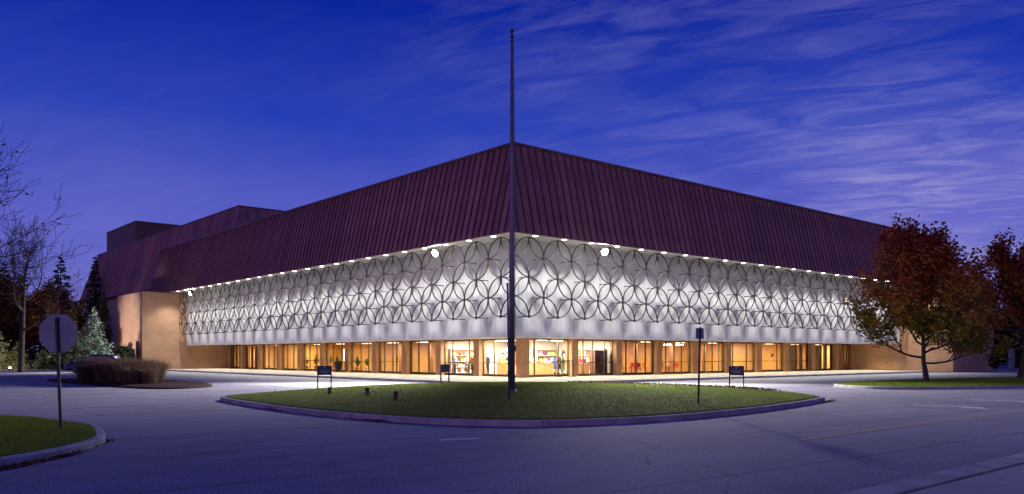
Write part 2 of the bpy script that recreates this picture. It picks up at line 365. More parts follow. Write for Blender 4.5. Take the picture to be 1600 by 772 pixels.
def island(name, pts, top, mound=0.0, mat=soil, kerb=None, n=6, kerb_z=0.15, seg=3.0, kerb_w=0.17):
    poly = smooth_closed(pts, n)
    A = sum(poly[i - 1][0] * poly[i][1] - poly[i][0] * poly[i - 1][1] for i in range(len(poly)))
    if A < 0: poly = poly[::-1]
    P = np.array(poly); d = np.roll(P, -1, 0) - np.roll(P, 1, 0); d /= np.linalg.norm(d, axis=1)[:, None]
    nrm = np.stack([d[:, 1], -d[:, 0]], 1)
    inner = P - nrm * kerb_w if kerb else P
    c = inner.mean(0); m = MB()
    rings = [(1.0, 0.0), (0.97, 0.25), (0.8, 0.65), (0.45, 0.95)]
    vs = []; fs = []; k = len(P)
    vs += [(x, y, -0.05) for x, y in inner]
    for sc_, h in rings: vs += [(c[0] + (x - c[0]) * sc_, c[1] + (y - c[1]) * sc_, top + mound * h) for x, y in inner]
    vs.append((c[0], c[1], top + mound))
    for r_ in range(len(rings)):
        for i in range(k): fs.append((r_ * k + i, r_ * k + (i + 1) % k, (r_ + 1) * k + (i + 1) % k, (r_ + 1) * k + i))
    last = len(rings) * k
    for i in range(k): fs.append((last + i, last + (i + 1) % k, len(vs) - 1))
    m.add(vs, fs); o = tag(m.build(name, mat, smooth=True), kind='structure')
    if kerb:
        run = []
        def flush(run):
            if len(run) < 2: return
            m = MB(); vs = []; fs = []
            for j, i in enumerate(run):
                e = 0.0
                x, y = P[i]; a = P[i] ; b_ = P[i] - nrm[i] * (kerb_w - 0.003); tdir = d[i]
                sh = 0.008 if j == 0 else (-0.008 if j == len(run) - 1 else 0)
                a = a + tdir * sh; b_ = b_ + tdir * sh; mid = a - nrm[i] * 0.035
                vs += [(a[0], a[1], -0.05), (a[0], a[1], kerb_z - 0.03), (mid[0], mid[1], kerb_z), (b_[0], b_[1], kerb_z), (b_[0], b_[1], -0.05)]
            for j in range(len(run) - 1):
                for q in range(4): fs.append((j * 5 + q, (j + 1) * 5 + q, (j + 1) * 5 + q + 1, j * 5 + q + 1))
            e = (len(run) - 1) * 5
            fs += [(0, 1, 2, 3, 4), (e + 4, e + 3, e + 2, e + 1, e)]
            m.add(vs, fs); m.build('kerb_stone', kerb_m, o)
        acc = 0; run = []
        for q in range(k + 1):
            i = q % k
            if kerb is True or kerb(P[i]):
                run.append(i)
                if len(run) > 1: acc += np.linalg.norm(P[i] - P[run[-2]])
                if acc > seg: flush(run); run = [i]; acc = 0
            else: flush(run); run = []; acc = 0
        flush(run)
    return o, inner, c
LAWN = [(-10.79, 30.5), (-7.82, 26.2), (-5.53, 23.44), (-3.38, 21.51), (-1.61, 20.43), (0, 19.95), (1.58, 20.2), (3.87, 21.41), (5.83, 23.19), (8.05, 25.59), (11.3, 30.0), (12.1, 32),
        (12.0, 36.5), (10.9, 40.5), (8.9, 43.2), (6.5, 45.5), (3.8, 47.6), (0, 48.4), (-3, 47.5), (-5.8, 45.4), (-8, 41.9), (-9.7, 38), (-10.7, 34.8), (-11.3, 32.2)]
lawn_o, lawn_in, lawn_c = island('lawn', LAWN, 0.155, 0.07, kerb=lambda p: not (abs(p[0]) < 6.6 and p[1] > 40))
FORE = [(-8.36, 16.74), (-7.95, 15.7), (-7.75, 14.2), (-7.9, 12.65), (-8.6, 10.2), (-12, 6), (-20, 3), (-34, 6), (-34, 22), (-20, 22.6), (-15.5, 22.1), (-12.9, 21.5), (-11.24, 20.3), (-9.6, 18.8)]
fore_o, fore_in, fore_c = island('lawn_verge', FORE, 0.145, 0.06, kerb=True, n=8)
EAST = [(17.75, 44.4), (18.6, 41.9), (21, 41.2), (26.7, 42.9), (34, 46.5), (44, 52), (60, 63), (64, 72), (50, 67), (37.6, 60), (25.3, 53.2), (20.2, 48.6), (18.4, 46.3)]
east_o, east_in, east_c = island('lawn_east', EAST, 0.145, 0.05, kerb=True, n=6)
MUL = [(-32.3, 56.7), (-24.6, 47.2), (-19.4, 42.4), (-17.2, 42.2), (-16.6, 45), (-19, 50), (-22.9, 54.5), (-28.8, 60)]
mul_o, mul_in, mul_c = island('planting_bed', MUL, 0.06, 0.12, mat=mulch, kerb=None)
# far grass to the west, with its kerb strip
west = MB(); west.prism([(-140, 88), (-47, 88), (-44.5, 90), (-44.0, 94.5), (-51, 104), (-75, 134), (-90, 150), (-260, 320), (-420, 320), (-420, 88)], -0.05, 0.13)
tag(west.build('lawn_west', soil), kind='structure')
ws = MB(); ws.prism([(-140, 86.9), (-46.6, 86.9), (-43.2, 89.6), (-42.9, 93.6), (-43.8, 94.6), (-44.4, 89.98), (-47, 87.9), (-140, 87.9)], -0.05, 0.15)
tag(ws.build('kerb', kerb_m), kind='structure')

# grass blades, one mesh per lawn
def blades(name, poly, c, top, mound, count, hmin, hmax, label, near=None):
    poly = [tuple(p) for p in poly]; P = np.array(poly)
    lo, hi = P.min(0), P.max(0)
    if near: lo = np.maximum(lo, near[0]); hi = np.minimum(hi, near[1])
    pts = rng.uniform(lo, hi, (count * 2, 2)); pts = pts[inside(pts[:, 0], pts[:, 1], poly)][:count]
    n = len(pts); a = rng.uniform(0, 2 * PI, n); h = rng.uniform(hmin, hmax, n); w = h * 0.28
    lean = rng.normal(0, 0.35, (n, 2)) * h[:, None]
    z0 = np.full(n, top + mound * 0.1)
    # follow the mound: distance from centre against the rim
    ang = np.arctan2(P[:, 1] - c[1], P[:, 0] - c[0]); rad = np.hypot(P[:, 0] - c[0], P[:, 1] - c[1]); od = np.argsort(ang)
    pr = np.interp(np.arctan2(pts[:, 1] - c[1], pts[:, 0] - c[0]), ang[od], rad[od], period=2 * PI)
    q = np.hypot(pts[:, 0] - c[0], pts[:, 1] - c[1]) / np.maximum(pr, .1)
    z0 = top + mound * np.interp(q, [0, .45, .8, .97, 1], [1, .95, .65, .25, 0]) - 0.006
    dx, dy = np.cos(a) * w / 2, np.sin(a) * w / 2
    V = np.empty((n, 3, 3)); V[:, 0] = np.stack([pts[:, 0] - dx, pts[:, 1] - dy, z0], 1); V[:, 1] = np.stack([pts[:, 0] + dx, pts[:, 1] + dy, z0], 1)
    V[:, 2] = np.stack([pts[:, 0] + lean[:, 0], pts[:, 1] + lean[:, 1], z0 + h], 1)
    o = put(mesh_np(name, V.reshape(-1, 3), np.arange(3 * n).reshape(-1, 3), grass_m), name)
    return tag(o, label, 'grass', kind='stuff')
blades('grass', lawn_in, lawn_c, 0.155, 0.07, 170000, 0.025, 0.06, 'short mown grass on the round lawn before the hall')
blades('grass', fore_in, fore_c, 0.145, 0.06, 80000, 0.03, 0.065, 'dark mown grass on the verge round the octagonal sign', near=((-16, 8), (0, 24)))
blades('grass', east_in, east_c, 0.145, 0.05, 70000, 0.03, 0.07, 'mown grass under the autumn tree by the east drive', near=((10, 38), (42, 62)))
def scatter(name, pts, zf, smin, smax, label, mat=litter, flat=0.35):
    n = len(pts); a = rng.uniform(0, 2 * PI, n); s_ = rng.uniform(smin, smax, n)
    u = np.stack([np.cos(a), np.sin(a), rng.normal(0, flat, n)], 1); v = np.stack([-np.sin(a), np.cos(a), rng.normal(0, flat, n)], 1)
    c = np.stack([pts[:, 0], pts[:, 1], zf + s_ * flat * 0.6], 1)
    V = np.stack([c - u * s_[:, None], c + v * s_[:, None] * .6, c + u * s_[:, None], c - v * s_[:, None] * .6], 1)
    return tag(put(mesh_np(name, V.reshape(-1, 3), np.arange(4 * n).reshape(-1, 4), mat), name), label, 'leaves', kind='stuff')
pts = rng.uniform((-11, 20), (12, 48), (700, 2)); pts = pts[inside(pts[:, 0], pts[:, 1], [tuple(p) for p in lawn_in])][:330]
scatter('fallen_leaves', pts, 0.25, 0.025, 0.05, 'pale fallen leaves strewn over the round lawn')
q = []
for i, (a, b) in enumerate(zip([(4, 47.3), (6.5, 45.2), (8.9, 42.9), (10.9, 40.2)], [(6.5, 45.2), (8.9, 42.9), (10.9, 40.2), (11.9, 36.3)])):
    t_ = rng.uniform(0, 1, 420)[:, None]; q.append(np.array(a) * (1 - t_) + np.array(b) * t_ + rng.normal(0, 0.28, (420, 2)) - np.array([0.45, 0.3]))
scatter('leaf_litter', np.concatenate(q), 0.2, 0.03, 0.07, 'brown leaf litter drifted along the back edge of the lawn', flat=0.6)
q = []
for a, b, n_ in [((-7.72, 14.2), (-7.8, 12.4), 900), ((-8.25, 16.7), (-7.72, 14.2), 300), ((-7.6, 26.0), (-3.4, 21.45), 900), ((-11.2, 32.0), (-7.6, 26.0), 900), ((-3.4, 21.45), (3.9, 21.35), 650), ((11.3, 29.6), (12.4, 31.5), 120), ((17.6, 44), (21, 41.1), 100)]:
    t_ = rng.uniform(0, 1, n_)[:, None]; q.append(np.array(a) * (1 - t_) + np.array(b) * t_ + rng.normal(0, 0.06, (n_, 2)) + np.array([0.0, -0.06]))
scatter('gutter_leaves', np.concatenate(q), 0.012, 0.02, 0.045, 'dead leaves gathered in the gutters along the kerbs', flat=0.5)
q = rng.uniform((-14, 12), (-8, 21), (260, 2)); q = q[inside(q[:, 0], q[:, 1], [tuple(p) for p in fore_in])][:60]
scatter('fallen_leaves', q, 0.24, 0.02, 0.04, 'few pale leaves lying on the verge round the octagonal sign')

# pavement slabs along both fronts (site frame)
pav = tag(empty('pavement', None, W(0, 0), TH), kind='structure')
base = MB()
base.prism([(-8.9, -8.9), (47.6, -8.9), (49.29, -8.2), (49.29, 0.4), (0.4, 0.4), (0.4, 54.9), (-8.2, 54.9), (-8.9, 54.0)], -0.05, 0.13)
base.build('kerb_base', kerb_m, pav)
def slab(x0, x1, y0, y1):
    g_ = 0.012
    me = MB().box(g_, x1 - x0 - g_, g_, y1 - y0 - g_, -0.03, 0.0).mesh('paving_slab', concrete); return me
sl = slab(0, 2.5, 0, 2.95)
sl2 = MB().box(0.012, 2.95 - 0.012, 0.012, 2.5 - 0.012, -0.03, 0.0).mesh('paving_slab', concrete)
slc = MB().box(0.012, 2.95 - 0.012, 0.012, 2.95 - 0.012, -0.03, 0.0).mesh('paving_slab', concrete)
for j in range(3):
    for i in range(19): put(sl, 'paving_slab', pav, (0.02 + 2.5 * i, -8.86 + 2.95 * j, 0.15))
    for i in range(21): put(sl2, 'paving_slab', pav, (-8.86 + 2.95 * j, 0.02 + 2.5 * i, 0.15))
    for i in range(3): put(slc, 'paving_slab', pav, (-8.86 + 2.95 * i, -8.86 + 2.95 * j, 0.15))
# drive of paler concrete wrapping the fronts, widened so its colour carries their light
dr = MB(); dr.prism(P2([(-8.9, -8.9), (60, -8.9), (75, -14), (75, -24), (60, -22), (28, -22), (-12, -17), (-17, -12), (-22, 28), (-24, 60), (-26, 75), (-10, 75), (-8.9, 60)]), -0.05, 0.004)
drive_m = noise_mat('pale_asphalt', (0.25, 0.245, 0.25), (0.32, 0.31, 0.31), 0.35, 0.85, bump=0.3, bump_scale=40, fine=(45, 0.22))
tag(dr.build('drive', drive_m), kind='structure')
ap = MB(); ap.prism(P2([(49.29, -9.1), (49.29, -10.25), (60.2, -10.25), (60.2, -6), (110, -6), (110, -11.5), (56, -11.8), (47.5, -9.05)]), -0.05, 0.07)
tag(ap.build('path', concrete), kind='structure')
# near pavement in the street's other corner
fs_ = MB(); fs_.prism([(4.05, 9.75), (8.59, 13.66), (22, 25.2), (23.6, 24.0), (8.9, 11.2), (5, 7.6)], -0.05, 0.13)
fo = tag(empty('near_pavement'), kind='structure')
def strip_slabs(a, b, w0, w1, n, z, name, mat, parent):
    a = Vector((*a, 0)); b = Vector((*b, 0)); d = (b - a); L_ = d.length; d.normalize(); nn = Vector((d.y, -d.x, 0))
    for i in range(n):
        p = a + d * (L_ * i / n + 0.01); q_ = a + d * (L_ * (i + 1) / n - 0.01)
        m = MB(); poly = [tuple((p + nn * w0)[:2]), tuple((p + nn * w1)[:2]), tuple((q_ + nn * w1)[:2]), tuple((q_ + nn * w0)[:2])]
        m.prism(poly, -0.05, z); m.build(name, mat, parent)
strip_slabs((0.1, 6.35), (26, 28.65), 0.0, 0.42, 10, 0.12, 'kerb_stone', kerb_m, fo)
strip_slabs((0.1, 6.35), (26, 28.65), 0.50, 2.1, 16, 0.115, 'paving_slab', concrete, fo)
fb = MB(); d_ = Vector((25.9, 22.3)).normalized(); n_ = Vector((d_.y, -d_.x))
a_ = Vector((0.1, 6.35)); b_ = Vector((26, 28.65))
fb.prism([tuple(a_ + n_ * 0.01), tuple(a_ + n_ * 3), tuple(b_ + n_ * 3), tuple(b_ + n_ * 0.01)], -0.05, 0.085); fb.build('leaf_gutter', mulch, fo)

# painted markings: thin sheets 4 mm up
mk = empty('road_marking'); tag(mk, kind='structure')
def stripe(p, q, w, mat, z=0.008, name='painted_line'):
    p = Vector(p); q = Vector(q); d = (q - p).normalized(); n = Vector((d.y, -d.x)) * w / 2
    m = MB(); m.add([(*(p - n), z), (*(p + n), z), (*(q + n), z), (*(q - n), z)], [(0, 1, 2, 3)]); return m.build(name, mat, mk)
stripe((5.92, 16.74), (10.47, 20.81), 0.16, yellow_p); stripe((10.47, 20.81), (28, 35.4), 0.14, yellow_p)
stripe((3.5, 21.2), (11.8, 28.2), 0.12, yellow_w)
stripe((2.2, 20.1), (4.6, 21.3), 0.08, white_p)
stripe((-0.1, 16.55), (0.6, 16.15), 0.10, yellow_w); stripe((-1.5, 16.75), (-0.7, 17.05), 0.22, white_p)
def arrow(o, ang, k, shape):
    ca, sa = math.cos(ang), math.sin(ang)
    m = MB()
    for poly in shape: m.prism([(o[0] + (x * ca - y * sa) * k, o[1] + (x * sa + y * ca) * k) for x, y in poly], -0.01, 0.008)
    m.build('painted_arrow', white_p, mk)
ARW = [[(0, -0.09), (1.5, -0.09), (1.5, 0.09), (0, 0.09)], [(1.5, -0.09), (2.0, -0.5), (2.13, -0.38), (1.68, 0.09), (1.5, 0.09)], [(1.75, -0.75), (2.6, -0.8), (2.3, -0.05)]]
arrow((14.0, 28.6), R(-38), 0.95, ARW); arrow((18.0, 31.9), R(-38), 0.95, ARW)

# ------------------------------------------------------------------ the hall
hall = tag(empty('performing_arts_hall', None, W(0, 0), TH), 'large tan brick hall with brown metal mansard roof and white walls hung with ring lattice', 'building')
T_PANEL, T_RING, T_EAVE, T_RIDGE = 4.9, 5.9, 7.4, 6.05
Z_SOF, Z_ROW, Z_TOP, Z_EAVE, Z_RIDGE = 2.98, 4.17, 9.14, 9.03, 14.66
LEN = {'e': 49.29, 'w': 54.9}
def S(side, s_, t_, z): return (s_, -t_, z) if side == 'e' else (-t_, s_, z)
def sbox(m, side, s0, s1, t0, t1, z0, z1):
    a = S(side, s0, t0, z0); b = S(side, s1, t1, z1)
    return m.box(min(a[0], b[0]), max(a[0], b[0]), min(a[1], b[1]), max(a[1], b[1]), z0, z1)
END = {'e': 56.6, 'w': 60.5}

# main roof: slab + one pan per seam bay
deck = MB(); deck.box(-6.0, END['e'] - .05, -6.0, END['w'] - .05, Z_RIDGE - 0.5, Z_RIDGE - 0.05)
deck.box(-5.6, END['e'] - .3, -5.6, END['w'] - .3, Z_TOP + 0.12, Z_RIDGE - 0.51)
roof = deck.build('roof', roof_d, hall)
RUN = T_EAVE - T_RIDGE; RISE = Z_RIDGE - Z_EAVE
def slope_pt(side, s_, f_, off=0.0):
    nl = math.hypot(RUN, RISE); no, nz = RISE / nl * off, RUN / nl * off
    return S(side, s_, T_EAVE - RUN * f_ + no, Z_EAVE + RISE * f_ + nz)
def pan(side, poly, rib, w):
    """a flat pan with turned-up rib along its first edge, poly in (s, f)"""
    m = MB(); n = len(poly)
    top = [slope_pt(side, a, f_, 0.0) for a, f_ in poly]; bot = [slope_pt(side, a, f_, -0.06) for a, f_ in poly]
    m.add(bot + top, [tuple(range(n)), tuple(range(2 * n - 1, n - 1, -1))] + [(i, (i + 1) % n, n + (i + 1) % n, n + i) for i in range(n)])
    if rib:
        a, f1 = rib; e = 0.028
        q = [(a - e, 0), (a + e, 0), (a + e, f1), (a - e, f1)]
        lo_ = [slope_pt(side, x, f_, -0.02) for x, f_ in q]; hi_ = [slope_pt(side, x, f_, 0.085) for x, f_ in q]
        m.ribn = 6; m.add(lo_ + hi_, [(0, 1, 2, 3), (7, 6, 5, 4), (0, 1, 5, 4), (1, 2, 6, 5), (2, 3, 7, 6), (3, 0, 4, 7)])
    return m
PW = 0.62
for side in 'ew':
    s0 = -T_EAVE; i = 0
    shared = None
    while s0 < END[side] - 0.05:
        s1 = min(s0 + PW, END[side]); a, b = s0 + 0.012, s1 - 0.012
        fa = max(0.0, (a + T_EAVE) / RUN); fb_ = (b + T_EAVE) / RUN
        if fa < 1:
            poly = [(a, 0), (b, 0)] + ([(b, 1), (-T_RIDGE, 1)] if fb_ > 1 else [(b, fb_)]) + [(a, min(fa, 1))]
            pan(side, poly, (s0, min(1, max(0.02, (s0 + T_EAVE) / RUN))) if i else None, PW).build('roof_panel', roof_m, roof)
        elif s1 - s0 < PW - 0.01 or shared is None and False:
            pan(side, [(a, 0), (b, 0), (b, 1), (a, 1)], (s0, 1), PW).build('roof_panel', roof_m, roof)
        else:
            if shared is None:
                shared = pan(side, [(0.012, 0), (PW - 0.012, 0), (PW - 0.012, 1), (0.012, 1)], (0, 1), PW).mesh('roof_panel', roof_m)
            put(shared, 'roof_panel', roof, S(side, s0, 0, 0))
        s0 = s1; i += 1
    cap = MB(); sbox(cap, side, -T_RIDGE - 0.12 if side == 'e' else -T_RIDGE + 0.11, END[side], T_RIDGE + 0.12, T_RIDGE - 0.1, Z_RIDGE - 0.02, Z_RIDGE + 0.13); cap.build('ridge_cap', roof_d, roof)
    fa_ = MB(); sbox(fa_, side, -T_EAVE - 0.0 if side == 'e' else -T_EAVE + 0.1, END[side], T_EAVE - 0.07, T_EAVE - 0.12, Z_EAVE - 0.012, Z_EAVE + 0.075); fa_.build('fascia', roof_d, roof)
    e0 = END[side]; m = MB()
    q = [S(side, e0 - 0.01, T_EAVE - 0.05, Z_EAVE), S(side, e0 - 0.01, T_RIDGE - 0.05, Z_RIDGE), S(side, e0 - 0.01, 0, Z_RIDGE), S(side, e0 - 0.01, 0, Z_EAVE)]
    q2 = [S(side, e0 - 0.2, T_EAVE - 0.05, Z_EAVE), S(side, e0 - 0.2, T_RIDGE - 0.05, Z_RIDGE), S(side, e0 - 0.2, 0, Z_RIDGE), S(side, e0 - 0.2, 0, Z_EAVE)]
    m.add(q + q2, [(0, 1, 2, 3), (7, 6, 5, 4), (0, 1, 5, 4), (1, 2, 6, 5), (2, 3, 7, 6), (3, 0, 4, 7)]); m.build('gable_end', roof_m, roof)
hip = MB(); hip.tube([(-T_EAVE, -T_EAVE, Z_EAVE), (-T_RIDGE, -T_RIDGE, Z_RIDGE + 0.05)], 0.05, 6); hip.build('hip_cap', roof_d, roof)

# higher roof behind, a frustum of pans
upper_c = MB()
UX0, UX1, UY0, UY1, UZ0, UZ1, UI = -5.0, 36.0, 42.2, 106.0, 10.4, 18.25, 2.35
upper_c.add([(UX0 + .1, UY0 + .1, UZ0), (UX1, UY0 + .1, UZ0), (UX1, UY1, UZ0), (UX0 + .1, UY1, UZ0), (UX0 + UI + .1, UY0 + UI + .1, UZ1), (UX1 - UI, UY0 + UI + .1, UZ1), (UX1 - UI, UY1 - UI, UZ1), (UX0 + UI + .1, UY1 - UI, UZ1)],
            [(0, 3, 2, 1), (4, 5, 6, 7), (0, 1, 5, 4), (1, 2, 6, 5), (2, 3, 7, 6), (3, 0, 4, 7)])
upper = upper_c.build('upper_roof', roof_d, hall)
def upan(side, s0, s1, smin, smax, shade=0):
    def pt(s_, f_, off):
        nl = math.hypot(UI, UZ1 - UZ0); no, nz = (UZ1 - UZ0) / nl * off, UI / nl * off
        t_ = UI * f_ - no
        return (UX0 + t_, s_, UZ0 + (UZ1 - UZ0) * f_ + nz) if side == 'w' else (s_, UY0 + t_, UZ0 + (UZ1 - UZ0) * f_ + nz)
    def lim(s_): return min(1, max(0.01, (s_ - smin) / UI), max(0.01, (smax - s_) / UI))
    a, b = s0 + 0.015, s1 - 0.015
    poly = [(a, 0), (b, 0), (b, lim(b)), (a, lim(a))]
    for k_ in (smin + UI,):
        if a < k_ < b: poly = [(a, 0), (b, 0), (b, 1), (k_, 1), (a, lim(a))]
    if a < smax - UI < b: poly = [(a, 0), (b, 0), (b, lim(b)), (smax - UI, 1), (a, 1)]
    m = MB(); n = len(poly)
    m.add([pt(x, f_, -.03) for x, f_ in poly] + [pt(x, f_, .03) for x, f_ in poly], [tuple(range(n)), tuple(range(2 * n - 1, n - 1, -1))] + [(i, (i + 1) % n, n + (i + 1) % n, n + i) for i in range(n)])
    e = 0.04; q = [(s0 - e, 0), (s0 + e, 0), (s0 + e, lim(s0)), (s0 - e, lim(s0))]
    m.add([pt(x, f_, 0) for x, f_ in q] + [pt(x, f_, .12) for x, f_ in q], [(0, 1, 2, 3), (7, 6, 5, 4), (0, 1, 5, 4), (1, 2, 6, 5), (2, 3, 7, 6), (3, 0, 4, 7)])
    m.build('roof_panel', roof_m, upper)
nb = 62
for i in range(nb): upan('w', UY0 + (UY1 - UY0) * i / nb, UY0 + (UY1 - UY0) * (i + 1) / nb, UY0, UY1)
for i in range(26): upan('e', UX0 + 1.05 * i, UX0 + 1.05 * (i + 1), UX0, UX1)
ucap = MB(); ucap.box(UX0 + UI - .1, UX0 + UI + .15, UY0 + UI - .1, UY1 - UI, UZ1 + 0.01, UZ1 + .15); ucap.box(UX0 + UI + .16, UX1 - UI, UY0 + UI - .1, UY0 + UI + .15, UZ1 + 0.01, UZ1 + .15); ucap.build('ridge_cap', roof_d, upper)
ft = MB(); ft.box(6, 34, 113, 132.2, 0, 26.0); fly = ft.build('fly_tower', tower_m, hall)
ftc = MB(); ftc.box(5.9, 34.1, 112.9, 132.3, 26.0, 26.2); ftc.build('parapet_cap', roof_d, fly)
uw = MB(); uw.box(-4.0, 34, 65.1, 105.0, 0, UZ0 - .02); uw.build('rear_wall', noise_mat('grey_render', (0.3, 0.28, 0.26), (0.36, 0.335, 0.31), 0.5, 0.9), hall)

# eave soffit and lower soffit
so = MB(); so.prism([(-T_EAVE + .1, -T_EAVE + .1), (END['e'], -T_EAVE + .1), (END['e'], -4.7), (-4.7, -4.7), (-4.7, END['w']), (-T_EAVE + .1, END['w'])], Z_TOP, Z_TOP + 0.1)
eave_soffit = so.build('eave_soffit', soffit_m, hall)
so = MB(); so.prism([(-T_PANEL + .13, -T_PANEL + .13), (LEN['e'] - .01, -T_PANEL + .13), (LEN['e'] - .01, 7.4), (7.4, 7.4), (7.4, LEN['w'] - .01), (-T_PANEL + .13, LEN['w'] - .01)], Z_SOF, Z_SOF + 0.12)
low_soffit = so.build('soffit', soffit_m, hall)

# white walls: backing + panels
NC = {'e': 22, 'w': 24}
for side in 'ew':
    bk = MB(); sbox(bk, side, -T_PANEL + .12 if side == 'e' else -T_PANEL + .4, LEN[side] - .01, T_PANEL - .12, T_PANEL - .4, Z_SOF + .125, Z_TOP - .01); upw = bk.build('upper_wall', white_m, hall)
    edges = [-T_PANEL] + [-T_RING + 1.25 + 2.5 * k for k in range(NC[side]) if -T_RING + 1.25 + 2.5 * k > -T_PANEL + 0.3] + [LEN[side] - .012]
    for a, b in zip(edges, edges[1:]):
        for z0, z1 in ((Z_SOF - .03, 4.19), (4.2, Z_TOP - .005)):
            p = MB(); a2 = a + (0.007 if a > -T_PANEL + .01 else (0 if side == 'e' else 0.121))
            sbox(p, side, a2, b - .007, T_PANEL, T_PANEL - .12, z0, z1); p.build('wall_panel', white_m, upw)
    trim = MB(); sbox(trim, side, -T_PANEL - .012 if side == 'e' else -T_PANEL + .13, LEN[side] - .012, T_PANEL + .012, T_PANEL - .13, Z_SOF - .09, Z_SOF - .034); trim.build('bottom_trim', soffit_m, upw)

# ring lattice
RR = 1.25; RZ = 1.235
def ring_mesh(a0, a1, side):
    m = MB(); n = max(8, int(44 * (a1 - a0) / (2 * PI))); full = abs(a1 - a0 - 2 * PI) < 1e-6
    prof = [(-.028, -.036), (.028, -.036), (.028, .036), (-.028, .036)]
    vs = []; cnt = n if full else n + 1
    for i in range(cnt):
        a = a0 + (a1 - a0) * i / n
        for dr_, dt_ in prof: vs.append(S(side, (RR + dr_) * math.cos(a), dt_, (RZ + dr_) * math.sin(a)))
    fs = [((i % cnt) * 4 + q, (i % cnt) * 4 + (q + 1) % 4, ((i + 1) % cnt) * 4 + (q + 1) % 4, ((i + 1) % cnt) * 4 + q) for i in range(n) for q in range(4)]
    if not full: fs += [(0, 1, 2, 3), (n * 4 + 3, n * 4 + 2, n * 4 + 1, n * 4)]
    m.add(vs, fs); return m.mesh('ring', bronze)
for side in 'ew':
    scr = empty('ring_lattice', hall)
    full = ring_mesh(0, 2 * PI, side); up = ring_mesh(0, PI, side); dn = ring_mesh(PI, 2 * PI, side); rt = ring_mesh(-PI / 2, PI / 2, side); lf = ring_mesh(PI / 2, 1.5 * PI, side)
    qur, qul, qdr, qdl = ring_mesh(0, PI / 2, side), ring_mesh(PI / 2, PI, side), ring_mesh(1.5 * PI, 2 * PI, side), ring_mesh(PI, 1.5 * PI, side)
    row = lambda k: Z_ROW + RZ * (k - 1)
    n = NC[side]
    def at(s_, z, dt=0.0): return S(side, s_, T_RING + dt, z)
    for k in range(n):
        for r_ in (2, 4): put(full, 'ring', scr, at(-T_RING + RR + 2 * RR * k, row(r_)))
    for k in range(n + 1):
        s_ = -T_RING + 2 * RR * k
        first, last = k == 0, k == n
        # the second family of rings lies a bar's depth behind the first
        put(rt if first else lf if last else full, 'ring', scr, at(s_, row(3), -0.012))
        put(qur if first else qul if last else up, 'half_ring', scr, at(s_, row(1), -0.012))
        put(qdr if first else qdl if last else dn, 'half_ring', scr, at(s_, row(5), -0.012))
    st = MB(); sbox(st, side, -.028, .028, 0.05, -(T_RING - T_PANEL), -.028, .028); stm = st.mesh('strut', bronze)
    nd_ = MB(); sbox(nd_, side, -.065, .065, 0.06, -0.06, -.085, .085); ndm = nd_.mesh('node_plate', bronze)
    fl = MB(); sbox(fl, side, -.10, .10, 0.03, 0.0, -.10, .10); flm = fl.mesh('wall_plate', bronze)
    for r_ in (1, 2, 3, 4, 5):
        odd = r_ % 2
        for k in range(n if odd else n + 1):
            s_ = -T_RING + (RR if odd else 0) + 2 * RR * k
            if not odd and k == 0 and side == 'w': continue
            put(ndm, 'node_plate', scr, at(s_, row(r_)))
            if r_ < 5 and not (not odd and k == 0):
                put(stm, 'strut', scr, at(s_, row(r_)))

# piers, windows
NB = {'e': 10, 'w': 11}
pm = MB(); pm.box(-.0, .7, -.0, .7, 0.15, Z_SOF - .004); pier = pm.mesh('column', pier_m)
put(pier, 'column', hall)
for k in range(1, 10): put(pier, 'column', hall, (5.0 * k, 0, 0))
for k in range(1, 11): put(pier, 'column', hall, (0, 5.0 * k, 0))
T_GL = -0.45
MUL_E = [[.2, .76], [.22, .47, .78], [.22, .5, .78], [.24, .5, .74], [.35, .62, .86], [.2, .72], [.15, .8], [.18, .45, .7], [.14, .42, .7], [.2, .45, .75]]
MUL_W = [[.3, .7], [.25, .75], [.37, .72], [.36, .5, .82], [.3, .62], [.3, .7], [.35, .7], [.4, .75], [.35, .7], [.3, .55, .8], [.3, .55, .8]]
RAIL = {'e': {0, 1, 3, 4, 5, 6, 7}, 'w': {0, 1, 3, 4, 5, 6}}
HEAVY = {('w', 2), ('e', 2)}
for side in 'ew':
    for k in range(NB[side]):
        a = 5.0 * k + .7; b = min(5.0 * (k + 1), LEN[side])
        if k == NB[side] - 1: b = LEN[side] - .35
        fm = frame_d if (side, k) in HEAVY else frame_m
        fr = MB(); sbox(fr, side, a + .002, b - .002, T_GL + .06, T_GL - .06, .155, .32); sbox(fr, side, a + .002, b - .002, T_GL + .06, T_GL - .06, Z_SOF - .12, Z_SOF - .004)
        sbox(fr, side, a + .002, a + .07, T_GL + .06, T_GL - .06, .321, Z_SOF - .121); sbox(fr, side, b - .07, b - .002, T_GL + .06, T_GL - .06, .321, Z_SOF - .121)
        win = fr.build('window', fm, hall)
        fr_ = MUL_E[k] if side == 'e' else MUL_W[k]
        xs = [a + .07] + [a + (b - a) * q_ for q_ in fr_] + [b - .07]
        for x in xs[1:-1]:
            mu = MB(); sbox(mu, side, x - .035, x + .035, T_GL + .05, T_GL - .05, .321, Z_SOF - .121); mu.build('mullion', fm, win)
        for x0, x1 in zip(xs, xs[1:]):
            pa = MB(); sbox(pa, side, x0 + .036, x1 - .036, T_GL + .008, T_GL - .008, .322, Z_SOF - .122); pa.build('pane', glass, win)
            if k in RAIL[side]:
                ra = MB(); sbox(ra, side, x0 + .036, x1 - .036, T_GL + .04, T_GL + .01, 1.14, 1.2); ra.build('push_rail', fm, win)
    # brick end of the recess behind the last bay
    e = MB(); sbox(e, side, LEN[side] - .35, LEN[side] - .004, 0, -1.2, .15, Z_SOF - .004); e.build('jamb', brick, hall)
